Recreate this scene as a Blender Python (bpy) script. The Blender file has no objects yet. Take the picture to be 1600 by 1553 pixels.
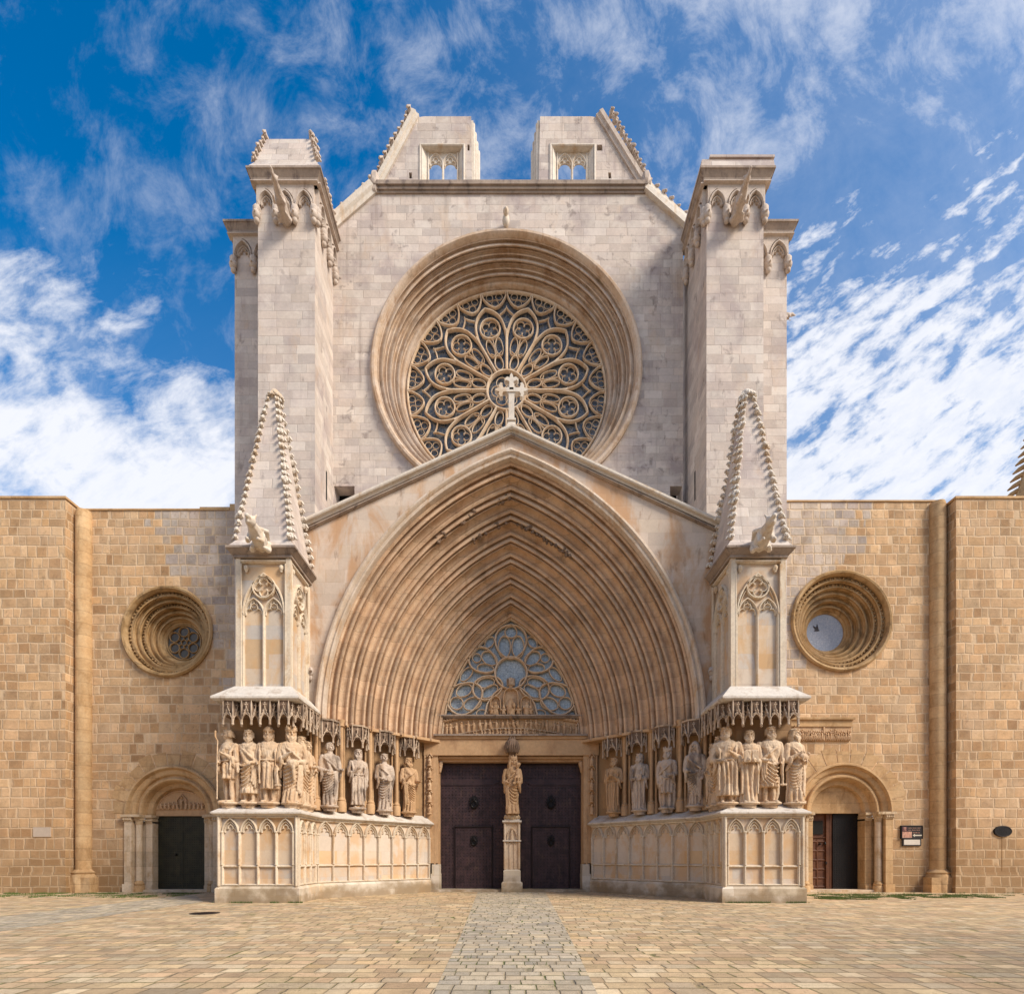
import bpy, math, random
from math import sin, cos, pi, sqrt, atan2, acos, radians
from mathutils import Vector, noise
from mathutils.geometry import tessellate_polygon

scene = bpy.context.scene
# ------------------------------------------------------------------ camera
F = 875.0          # focal length in photo pixels (photo 1600 wide)
CU, CV = 798.0, 1340.0   # vanishing point in the photo
cam_d = bpy.data.cameras.new("camera")
cam_d.sensor_width = 36.0
cam_d.lens = F / 1600 * 36.0
cam_d.shift_x = (800 - CU) / 1600
cam_d.shift_y = (CV - 776.5) / 1600
cam_d.clip_start = 0.1
cam_d.clip_end = 3000
cam = bpy.data.objects.new("camera", cam_d)
scene.collection.objects.link(cam)
cam.location = (0, 0, 1.6)
cam.rotation_euler = (pi / 2, 0, 0)
scene.camera = cam
scene.view_settings.view_transform = 'Standard'
scene.view_settings.look = 'None'
scene.view_settings.exposure = 0.66
scene.view_settings.gamma = 1.0
scene.cycles.max_bounces = 6
scene.cycles.diffuse_bounces = 4

# ------------------------------------------------------------------ sun and sky
SUN = Vector((0.68, -0.46, 0.66)).normalized()
sun_el = math.asin(SUN.z)
sun_az = atan2(SUN.x, SUN.y)
sd = bpy.data.lights.new("sun", 'SUN')
sd.energy = 3.1
sd.angle = radians(20)
sd.color = (1.0, 0.91, 0.78)
so = bpy.data.objects.new("sun", sd)
scene.collection.objects.link(so)
so.rotation_euler = SUN.to_track_quat('Z', 'Y').to_euler()
so.location = (30, -30, 60)


class S:
    """small expression wrapper round a node socket"""
    def __init__(s, nt, v): s.nt, s.v = nt, v
    def _op(s, op, *a, clamp=False):
        n = s.nt.nodes.new('ShaderNodeMath'); n.operation = op; n.use_clamp = clamp
        for i, x in enumerate((s,) + a):
            if isinstance(x, S): s.nt.links.new(x.v, n.inputs[i])
            else: n.inputs[i].default_value = x
        return S(s.nt, n.outputs[0])
    def __add__(s, o): return s._op('ADD', o)
    __radd__ = __add__
    def __mul__(s, o): return s._op('MULTIPLY', o)
    __rmul__ = __mul__
    def __sub__(s, o): return s._op('SUBTRACT', o)
    def __rsub__(s, o): return (s * -1) + o
    def __truediv__(s, o): return s._op('DIVIDE', o)
    def floor(s): return s._op('FLOOR')
    def abs(s): return s._op('ABSOLUTE')
    def min(s, o): return s._op('MINIMUM', o)
    def max(s, o): return s._op('MAXIMUM', o)
    def gt(s, o): return s._op('GREATER_THAN', o)
    def pow(s, o): return s._op('POWER', o)
    def clamp(s): return s._op('ADD', 0.0, clamp=True)
    def sstep(s, a, b):
        n = s.nt.nodes.new('ShaderNodeMapRange'); n.interpolation_type = 'SMOOTHSTEP'
        s.nt.links.new(s.v, n.inputs[0])
        n.inputs[1].default_value = a; n.inputs[2].default_value = b
        n.inputs[3].default_value = 0; n.inputs[4].default_value = 1
        return S(s.nt, n.outputs[0])


def vec(nt, x, y, z):
    n = nt.nodes.new('ShaderNodeCombineXYZ')
    for i, a in enumerate((x, y, z)):
        if isinstance(a, S): nt.links.new(a.v, n.inputs[i])
        else: n.inputs[i].default_value = a
    return S(nt, n.outputs[0])


def sep(nt, v):
    n = nt.nodes.new('ShaderNodeSeparateXYZ'); nt.links.new(v.v, n.inputs[0])
    return [S(nt, o) for o in n.outputs]


def noi(nt, v, scale, detail=4, rough=.55, dist=0.0):
    n = nt.nodes.new('ShaderNodeTexNoise'); n.inputs['Scale'].default_value = scale
    n.inputs['Detail'].default_value = detail; n.inputs['Roughness'].default_value = rough
    n.inputs['Distortion'].default_value = dist
    nt.links.new(v.v, n.inputs['Vector']); return S(nt, n.outputs['Fac'])


def wn(nt, v):
    n = nt.nodes.new('ShaderNodeTexWhiteNoise'); n.noise_dimensions = '3D'
    nt.links.new(v.v, n.inputs['Vector']); return S(nt, n.outputs['Value'])


def voro(nt, v, scale, feature='F1'):
    n = nt.nodes.new('ShaderNodeTexVoronoi'); n.feature = feature; n.inputs['Scale'].default_value = scale
    nt.links.new(v.v, n.inputs['Vector']); return S(nt, n.outputs['Distance'])


def ramp(nt, f, cols, interp='LINEAR'):
    n = nt.nodes.new('ShaderNodeValToRGB'); e = n.color_ramp; e.interpolation = interp
    k = len(cols)
    for i, c in enumerate(cols):
        p = c[3] if len(c) == 4 else i / max(1, k - 1)
        el = e.elements[i] if i < 2 else e.elements.new(p)
        el.position = p; el.color = (*c[:3], 1)
    nt.links.new(f.v, n.inputs[0]); return S(nt, n.outputs[0])


def mixc(nt, f, a, b, mode='MIX'):
    n = nt.nodes.new('ShaderNodeMix'); n.data_type = 'RGBA'; n.blend_type = mode
    for k, x in ((0, f), (6, a), (7, b)):
        if isinstance(x, S): nt.links.new(x.v, n.inputs[k])
        elif isinstance(x, (int, float)): n.inputs[k].default_value = x
        else: n.inputs[k].default_value = (*x, 1)
    return S(nt, n.outputs[2])


# world: physical sky with high cloud sheets mixed in by direction
w = bpy.data.worlds.new("World"); scene.world = w; w.use_nodes = True
nt = w.node_tree; nt.nodes.clear()
wo = nt.nodes.new('ShaderNodeOutputWorld'); bg = nt.nodes.new('ShaderNodeBackground')
sky = nt.nodes.new('ShaderNodeTexSky'); sky.sky_type = 'NISHITA'; sky.sun_disc = False
sky.sun_elevation = sun_el; sky.sun_rotation = sun_az
sky.air_density = 1.0; sky.dust_density = 0.6; sky.ozone_density = 3.0
bg.inputs[1].default_value = 0.100
tc = nt.nodes.new('ShaderNodeTexCoord'); D = S(nt, tc.outputs['Generated'])
dx, dy, dz = sep(nt, D)
ady = dy.abs().max(.12)
A, E = dx / ady, (dz / ady).max(-.1)
la = (A * -1.0).sstep(.1, .42); ra = A.sstep(.1, .45)
# heavy bank low on the left, broken altocumulus on the right
covL = ((A * -.50 + .80 - E) / .50).clamp() * la
covR = ((A * .40 + 1.02 - E) / .50).clamp() * ra
qL = vec(nt, A * 1.0 + E * .55, E * 1.5 - A * .55, 1.3)
fL = noi(nt, qL, 3.2, 10, .62, .25)
qR = vec(nt, A * .75 + E * .75, E * 2.0 - A * 1.5, 4.3)
fR = noi(nt, qR, 4.6, 10, .66, .2)
fL2 = noi(nt, qL, 9.0, 8, .65, .3)
cL = (fL * 1.0 + (fL2 - .5) * .8 + (covL - .5) * .60 - .04).sstep(.34, .78) * (covL * 5.0).clamp()
fR2 = noi(nt, qR, 13.0, 7, .62, .2)
cR = (fR * .9 + (fR2 - .5) * 1.15 + (covR - .5) * .50 + .04).sstep(.34, .74) * (covR * 5.0).clamp()
qW = vec(nt, A * 1.25 + E * .3, E * .9 - A * .35, 7.1)
fW = noi(nt, qW, 6.5, 11, .68, .35); bigW = noi(nt, vec(nt, A, E, 2.0), 1.6, 3, .5)
cW = (fW + (bigW - .5) * .9 + (.25 - A.abs() * .12)).sstep(.52, .98) * ((A + .35).sstep(-.4, .35) * .22 + .36)
veil = (A * .24 + .06).clamp() * (fW * 1.2 + .2) + (1.15 - E).clamp() * .14
cl = cL.max(cR * .96).max(cW).max(veil)
cl = (cl * (noi(nt, qR, 19, 6, .65) * .42 + .79)).clamp()
hs = nt.nodes.new('ShaderNodeHueSaturation'); hs.inputs['Saturation'].default_value = 1.42
hs.inputs['Hue'].default_value = 0.497
hs.inputs['Value'].default_value = 1.22
nt.links.new(sky.outputs[0], hs.inputs['Color'])
colr = mixc(nt, cl * .96, S(nt, hs.outputs[0]), (6.1, 6.2, 6.6))
nt.links.new(colr.v, bg.inputs[0]); nt.links.new(bg.outputs[0], wo.inputs[0])

# ------------------------------------------------------------------ materials
def new_mat(name, rough=.85, spec=.25):
    m = bpy.data.materials.new(name); m.use_nodes = True; nt = m.node_tree
    b = nt.nodes['Principled BSDF']; b.inputs['Roughness'].default_value = rough
    b.inputs['Specular IOR Level'].default_value = spec
    return m, nt, b


def pos(nt):
    g = nt.nodes.new('ShaderNodeNewGeometry')
    return S(nt, g.outputs['Position']), S(nt, g.outputs['True Normal'])


def finish(nt, b, col, h=None, dist=.02, strength=.6):
    nt.links.new(col.v, b.inputs['Base Color'])
    if h is not None:
        n = nt.nodes.new('ShaderNodeBump'); n.inputs['Distance'].default_value = dist
        n.inputs['Strength'].default_value = strength
        nt.links.new(h.v, n.inputs['Height']); nt.links.new(n.outputs[0], b.inputs['Normal'])


def ashlar(name, cols, mortar, bw, bh, mw, warp=.5, zone=None, stain=None, pits=.3, floor=False,
           jitter=.012, base_dirt=None, vary=1.0, bump=.7, moss=None, edge=None, streak=None, mort_amt=1.0):
    """courses of cut stone of varying width; zone = (cols2, x_at_z0, slope, noise) second kind of block near the axis"""
    m, nt, b = new_mat(name)
    P, Nn = pos(nt); x, y, z = sep(nt, P); nx, ny, nz = sep(nt, Nn)
    if floor: u, v = x, y
    else:
        fx = nx.abs().gt(ny.abs())
        u = x * (1.0 - fx) + y * fx; v = z
    w1 = noi(nt, vec(nt, v * .33, 0.0, 2.2), 1.0, 2)
    vv = v + w1 * (bh * 1.8 * warp) + (noi(nt, vec(nt, u, v, 1.0), .8, 2) - .5) * (bh * .22 * warp)
    zc = vv / bh; row = zc.floor(); fz = zc - row
    r1 = wn(nt, vec(nt, row, 3.3, .5))
    uj = u + (noi(nt, vec(nt, u, v, 5.0), 1.4, 2) - .5) * (bw * .15 * warp)
    uc = uj / bw * (r1 * .5 + .75) + r1 * 37.1 + noi(nt, vec(nt, u * (.7 / bw), row * 7.31, 0.0), 1.0, 1) * (1.5 * warp)
    col = uc.floor(); fu = uc - col
    rnd = wn(nt, vec(nt, col, row, 1.7)); rnd2 = wn(nt, vec(nt, col, row, 9.1))
    jn = noi(nt, P, 6.0, 3) - .5
    du = fu.min(1.0 - fu) * bw; dz = fz.min(1.0 - fz) * bh
    dist = du.min(dz) + jn * jitter
    mo = 1.0 - dist.sstep(mw * .35, mw * 1.1)
    c = ramp(nt, rnd, cols)
    if zone:
        cols2, x0, sl, nz_ = zone
        xq = u - (fu - .5) * bw / (r1 * .5 + .75); vq = v - (fz - .5) * bh
        edge_ = xq.abs() - (vq * sl + x0) + (noi(nt, vec(nt, row * 1.3, xq * .3, 4.0), .55, 1) - .5) * nz_ + (rnd2 - .5) * 1.3
        zm = edge_.sstep(-.02, .02)
        c = mixc(nt, zm, ramp(nt, rnd, cols2), c)
    n1 = noi(nt, P, 1.3, 6, .6); n2 = noi(nt, P, 9.0, 6, .7); n3 = noi(nt, P, 40.0, 4, .7)
    br = (n1 - .5) * (.5 * vary) + (n2 - .5) * (.45 * vary) + (rnd2 - .5) * (.28 * vary) + (n3 - .5) * (.35 * vary) + 1.0
    cc = nt.nodes.new('ShaderNodeVectorMath'); cc.operation = 'SCALE'
    nt.links.new(c.v, cc.inputs[0]); nt.links.new(br.v, cc.inputs['Scale']); c = S(nt, cc.outputs[0])
    c = mixc(nt, mo * ((noi(nt, P, 2.1, 3) * 1.2 - .1).clamp()) * mort_amt, c, mortar)
    pit = (1.0 - noi(nt, P, 15.0, 3, .6).sstep(.28, .40)) * (noi(nt, P, .9, 3).sstep(.42, .62))
    c = mixc(nt, pit * pits, c, tuple(q * .38 for q in cols[0][:3]))
    if stain:
        for sc_, lo, hi, scol, amt, stretch in stain:
            q = vec(nt, x, y, z * stretch)
            sm = noi(nt, q, sc_, 6, .62, .4).sstep(lo, hi)
            c = mixc(nt, sm * amt, c, scol)
    if base_dirt:
        h0, scol, amt = base_dirt     # splash and damp staining at the foot of the wall
        g = (1.0 - (z + (noi(nt, P, 1.0, 5, .6) - .5) * 2.6).sstep(0.0, h0)) * amt
        c = mixc(nt, g, c, scol)
    if edge:
        ecol, ew, ea = edge
        eg = (1.0 - (dist + (n2 - .5) * ew * 1.4).sstep(0.0, ew)) * ea
        c = mixc(nt, eg, c, ecol)
    if streak:
        scol, ssc, lo, hi, amt = streak
        sk = noi(nt, vec(nt, u * ssc, z * .10, 3.0), 1.0, 6, .7).sstep(lo, hi) * noi(nt, vec(nt, u * .3, z * .3, 9.0), 1.0, 3).sstep(.40, .62) * amt
        c = mixc(nt, sk, c, scol)
    if moss:
        mcol, ms, lo, hi, amt = moss
        mm = mo * noi(nt, P, ms, 4, .6).sstep(lo, hi) * amt
        c = mixc(nt, mm, c, mcol)
    h = (1.0 - mo) * .8 + n2 * .35 + n3 * .2 + rnd * .25 - pit * .5
    finish(nt, b, c, h, .03, bump)
    return m


def stone(name, c1, c2, c3=None, scale=1.0, rough=.85, bump=.5, carve=0, soot=None, zjoint=None, drip=None):
    m, nt, b = new_mat(name, rough); P, Nn = pos(nt); x, y, z = sep(nt, P); nx, ny, nz = sep(nt, Nn)
    n1 = noi(nt, P, .9 * scale, 6, .62); n2 = noi(nt, P, 7 * scale, 6, .7); n3 = noi(nt, P, 45, 4, .7)
    c = mixc(nt, n1.sstep(.32, .68), c1, c2)
    if c3: c = mixc(nt, noi(nt, vec(nt, x, y, z * .4), 1.7 * scale, 6, .65, .5).sstep(.5, .68) * .8, c, c3)
    br = (n2 - .5) * .7 + (n3 - .5) * .4 + 1.0
    if zjoint:
        row = (z / zjoint + .3).floor(); fz = (z / zjoint + .3) - row
        r = wn(nt, vec(nt, row, (x * .9).floor(), (y * .9).floor()))
        br = br + (r - .5) * .22
    cc = nt.nodes.new('ShaderNodeVectorMath'); cc.operation = 'SCALE'
    nt.links.new(c.v, cc.inputs[0]); nt.links.new(br.v, cc.inputs['Scale']); c = S(nt, cc.outputs[0])
    h = n2 * .5 + n3 * .2
    if zjoint:
        j = 1.0 - (fz.min(1.0 - fz) * zjoint).sstep(.004, .016)
        c = mixc(nt, j * .5, c, tuple(q * .5 for q in c1)); h = h - j * .6
    if soot:
        scol, sc_, lo, hi, amt, zs = soot
        c = mixc(nt, noi(nt, vec(nt, x, y, z * zs), sc_, 7, .66, .5).sstep(lo, hi) * amt, c, scol)
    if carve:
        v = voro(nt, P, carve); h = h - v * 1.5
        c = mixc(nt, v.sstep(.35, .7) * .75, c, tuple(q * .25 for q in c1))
    finish(nt, b, c, h, .03 if not carve else .05, bump)
    return m


PALE = [(.53, .445, .385), (.58, .50, .44), (.475, .405, .365), (.605, .53, .465), (.55, .465, .40), (.505, .42, .365), (.58, .49, .42)]
GOLD = [(.47, .28, .135), (.53, .34, .19), (.50, .31, .16), (.39, .225, .11), (.55, .37, .215), (.52, .335, .18), (.44, .27, .145)]
M = {}
M['facade'] = ashlar('facade_ashlar', PALE, (.38, .31, .26), .72, .36, .015, pits=.22, vary=.8, bump=.45, mort_amt=.7, streak=((.20, .15, .13), 3.2, .48, .72, .55),
                     stain=[(.55, .47, .66, (.34, .27, .265), .55, 1.0), (1.6, .54, .68, (.66, .59, .52), .45, 1.0), (.9, .56, .70, (.52, .37, .25), .40, .5), (1.9, .58, .70, (.17, .13, .12), .55, 1.0), (5.0, .62, .72, (.34, .27, .23), .4, .7)])
M['tower'] = ashlar('tower_ashlar', PALE, (.38, .31, .26), .80, .37, .015, pits=.2, vary=.75, bump=.45, mort_amt=.7, streak=((.24, .18, .15), 3.2, .50, .75, .40),
                    stain=[(.5, .47, .66, (.34, .27, .265), .55, .7), (1.6, .54, .68, (.66, .59, .52), .4, 1.0), (1.2, .58, .72, (.50, .34, .22), .35, .5), (2.0, .59, .71, (.18, .14, .13), .5, .6)])
M['gable'] = ashlar('gable_ashlar', [(.55, .43, .33), (.60, .49, .40), (.52, .42, .34), (.58, .47, .37)], (.40, .30, .22), .9, .5, .010, pits=.12, vary=.5,
                    bump=.3, mort_amt=.5, stain=[(.8, .44, .62, (.47, .25, .11), .75, .45), (2.6, .56, .70, (.20, .11, .06), .5, .3)])
M['wing'] = ashlar('wing_ashlar', GOLD, (.66, .49, .32), .50, .44, .036, warp=1.3, pits=.75, vary=1.5, bump=.75, jitter=.036, streak=((.22, .13, .06), 2.2, .52, .78, .5), edge=((.60, .44, .28), .09, .35),
                   zone=([(.44, .35, .28), (.50, .42, .35), (.38, .31, .27), (.47, .36, .27)], 8.9, .43, 2.2),
                   stain=[(.35, .50, .70, (.58, .42, .28), .45, 1.0), (.9, .50, .68, (.28, .17, .09), .45, .6), (4.0, .58, .70, (.22, .13, .07), .45, .8)], base_dirt=(4.0, (.25, .15, .07), .85))
M['plinth'] = ashlar('plinth_stone', [(.60, .52, .42), (.62, .55, .46), (.55, .46, .36), (.60, .50, .37)], (.40, .30, .2), 1.2, .5, .008, pits=.1, vary=.5,
                     bump=.25, mort_amt=.6, stain=[(1.1, .52, .68, (.54, .34, .17), .5, .5)], base_dirt=(.75, (.20, .13, .06), .75))
M['panel'] = ashlar('panel_stone', [(.57, .43, .29), (.56, .48, .40), (.58, .46, .34), (.50, .45, .40), (.55, .38, .22)], (.45, .3, .2), 1.6, .55, .008, pits=.05,
                    vary=.5, bump=.2, mort_amt=.5, stain=[(1.3, .44, .62, (.56, .33, .15), .6, .6), (2.4, .60, .72, (.30, .18, .10), .35, .4)])
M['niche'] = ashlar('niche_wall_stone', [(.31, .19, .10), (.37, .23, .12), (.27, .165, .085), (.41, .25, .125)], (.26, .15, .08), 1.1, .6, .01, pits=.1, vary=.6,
                    bump=.3, mort_amt=.5, stain=[(1.0, .5, .7, (.25, .14, .08), .5, .5)])  # wall colour taken darker to deepen the shade behind the statues
M['arch'] = stone('archivolt_stone', (.485, .315, .195), (.565, .40, .265), (.39, .24, .14), 1.6, bump=.45,
                  soot=((.12, .07, .04), 1.5, .56, .74, .5, .45), zjoint=.62)
M['archlight'] = stone('hood_mould_stone', (.50, .39, .29), (.60, .49, .39), (.45, .28, .15), 1.2, bump=.35)
M['rose'] = stone('rose_moulding_stone', (.48, .34, .23), (.57, .46, .37), (.36, .22, .13), 1.2, bump=.45,
                  soot=((.13, .08, .05), 1.0, .55, .72, .55, .7))
M['tracery'] = stone('tracery_stone', (.56, .40, .26), (.63, .50, .37), (.44, .28, .16), 1.4, bump=.3)
M['buttstone'] = stone('buttress_dressed_stone', (.59, .48, .36), (.64, .55, .43), (.50, .33, .18), 1.5, bump=.35)
M['warmpale'] = stone('warm_pale_stone', (.52, .39, .26), (.58, .47, .35), (.40, .26, .14), 1.4, bump=.3, zjoint=.7)
M['carved'] = stone('carved_frieze_stone', (.47, .39, .33), (.54, .45, .38), (.30, .22, .17), 1.3, bump=.4)
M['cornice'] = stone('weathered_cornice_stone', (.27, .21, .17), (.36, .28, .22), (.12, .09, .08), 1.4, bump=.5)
M['palestone'] = stone('pale_dressed_stone', (.58, .51, .43), (.64, .57, .49), (.52, .38, .25), 1.1, bump=.3)
M['goldstone'] = stone('golden_dressed_stone', (.44, .27, .13), (.52, .35, .19), (.34, .20, .09), 1.3, bump=.45, zjoint=.55)
M['ring'] = stone('round_window_stone', (.36, .215, .09), (.46, .31, .165), (.20, .12, .05), 1.5, bump=.6,
                  soot=((.10, .06, .03), 1.1, .52, .7, .7, 1.0))
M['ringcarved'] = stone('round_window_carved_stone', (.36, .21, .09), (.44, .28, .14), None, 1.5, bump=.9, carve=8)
M['relief'] = stone('relief_stone', (.50, .31, .17), (.58, .40, .25), (.34, .2, .1), 2.0, bump=.8)
M['lintel'] = stone('lintel_stone', (.47, .29, .155), (.52, .335, .185), (.38, .225, .12), 1.0, bump=.25)
M['canopy'] = stone('canopy_stone', (.46, .34, .24), (.56, .44, .33), (.22, .14, .09), 2.2, bump=.5, soot=((.09, .06, .045), 1.6, .48, .66, .75, .4))
M['canopydark'] = stone('dark_canopy_core', (.16, .105, .07), (.24, .16, .11), (.08, .055, .04), 2.2, bump=.5)  # darker copy of the canopy stone: shade of the hollows put in colour
M['capital'] = stone('capital_stone', (.50, .36, .22), (.56, .43, .29), (.3, .19, .1), 2.0, bump=.7)
STAT = stone('statue_stone_warm', (.55, .38, .24), (.62, .48, .34), (.46, .27, .13), 1.6, bump=.35, soot=((.12, .075, .04), 1.8, .56, .72, .7, .5))
STATG = stone('statue_stone_grey', (.46, .355, .275), (.55, .45, .36), (.40, .26, .155), 1.8, bump=.35, soot=((.08, .055, .045), 1.5, .48, .66, .75, .5))
STATB = stone('statue_stone_brown', (.44, .27, .14), (.52, .34, .20), (.3, .18, .09), 1.8, bump=.35)
M['roofslab'] = stone('roof_slab_stone', (.55, .49, .42), (.62, .56, .49), (.40, .32, .25), 1.5, bump=.4)


def simple(name, col, rough=.6, metal=0, var=.3, scale=8, spec=.4):
    m, nt, b = new_mat(name, rough, spec); P, _ = pos(nt)
    n = noi(nt, P, scale, 5, .6); b.inputs['Metallic'].default_value = metal
    c = mixc(nt, n, tuple(q * (1 - var) for q in col), tuple(q * (1 + var) for q in col))
    finish(nt, b, c, n, .01, .3); return m


def door_metal(name, c1, c2, rust):
    m, nt, b = new_mat(name, .55, .35); P, _ = pos(nt); x, y, z = sep(nt, P)
    n = noi(nt, P, 3, 6, .65); c = mixc(nt, n.sstep(.3, .7), c1, c2)
    c = mixc(nt, noi(nt, vec(nt, x, y, z * .4), 4, 6, .7).sstep(.52, .7) * .6, c, rust)
    finish(nt, b, c, n, .01, .4); return m


M['bronze'] = door_metal('aubergine_iron_plate', (.026, .014, .016), (.056, .029, .032), (.095, .055, .040))
M['studs'] = simple('stud_iron', (.022, .014, .015), .45, .3)
M['iron'] = simple('black_iron', (.014, .012, .012), .5, .5)
M['greendoor'] = door_metal('dark_green_plate', (.013, .014, .008), (.035, .032, .016), (.06, .045, .022))
M['wood'] = door_metal('reddish_wood', (.085, .028, .011), (.13, .048, .018), (.05, .018, .008))
M['dark'] = simple('painted_interior_dark', (.010, .008, .006), .9)  # near-black sheets: unlit depth of the openings put into the colour
M['marble'] = simple('pale_marble', (.46, .37, .29), .6, 0, .12)
M['white'] = simple('white_panel', (.62, .55, .47), .5, 0, .12)
M['blackpanel'] = simple('black_panel', (.022, .014, .012), .4, 0, .3)
M['arrowwhite'] = simple('arrow_ivory', (.60, .54, .43), .5, 0, .05)
M['maroon'] = simple('maroon_emblem', (.10, .03, .035), .5, 0, .2)
M['photo'] = stone('photo_print', (.42, .2, .14), (.60, .34, .24), (.2, .1, .06), 6, .5)
M['grass'] = simple('grass_green', (.09, .13, .025), .8, 0, .5, 3)


def glass(name, c1, c2, lead, rough, scale, lines, spec=.5):
    m, nt, b = new_mat(name, rough, spec); P, _ = pos(nt); x, y, z = sep(nt, P)
    cell = wn(nt, vec(nt, (x * scale).floor(), (z * scale).floor(), 2.0))
    n = noi(nt, P, 1.6, 5, .65)
    c = mixc(nt, (cell * .45 + n * .8 - .12).clamp(), c1, c2)
    fx = (x * lines) - (x * lines).floor(); fz = (z * lines) - (z * lines).floor()
    g = 1.0 - fx.min(1.0 - fx).min(fz.min(1.0 - fz)).sstep(.03, .09)
    v = voro(nt, P, lines * .9, 'DISTANCE_TO_EDGE')
    g2 = (1.0 - v.sstep(.02, .06)).max(g * .5)
    c = mixc(nt, g2 * .8, c, lead)
    finish(nt, b, c, n + cell * .3, .02, .25); return m


M['roseglass'] = glass('rose_glass', (.018, .024, .036), (.085, .10, .125), (.20, .17, .13), .22, 6, 4.5)
M['tympglass'] = glass('tympanum_glass', (.27, .33, .39), (.50, .54, .54), (.16, .17, .17), .25, 9, 8)
M['roundglass'] = glass('round_pale_glass', (.24, .28, .36), (.40, .41, .46), (.22, .24, .30), .2, 10, 9)
M['darkglass'] = glass('round_dark_glass', (.03, .025, .02), (.10, .08, .06), (.02, .02, .02), .3, 8, 9)

# ------------------------------------------------------------------ mesh helpers
def wloc(o):
    p = Vector((0, 0, 0))
    while o is not None: p += Vector(o.location); o = o.parent
    return p


def link_mesh(name, me, mat, parent=None):
    """link a mesh whose vertices are in world coordinates; its origin goes to its foot"""
    vs = me.vertices
    if len(vs):
        xs = [v.co.x for v in vs]; ys = [v.co.y for v in vs]; zs = [v.co.z for v in vs]
        o = Vector(((min(xs) + max(xs)) / 2, (min(ys) + max(ys)) / 2, min(zs)))
    else: o = Vector((0, 0, 0))
    for v in vs: v.co = v.co - o
    ob = bpy.data.objects.new(name, me)
    scene.collection.objects.link(ob)
    if mat is not None: me.materials.append(mat)
    if parent is not None:
        ob.parent = parent; ob.location = o - wloc(parent)
    else: ob.location = o
    return ob


def tag(o, label=None, cat=None, group=None, kind=None):
    if label: o['label'] = label
    if cat: o['category'] = cat
    if group: o['group'] = group
    if kind: o['kind'] = kind
    return o


def empty(name, loc, label=None, cat=None, group=None, parent=None):
    o = bpy.data.objects.new(name, None); scene.collection.objects.link(o)
    if parent is not None: o.parent = parent; o.location = Vector(loc) - wloc(parent)
    else: o.location = loc
    return tag(o, label, cat, group)


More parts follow.
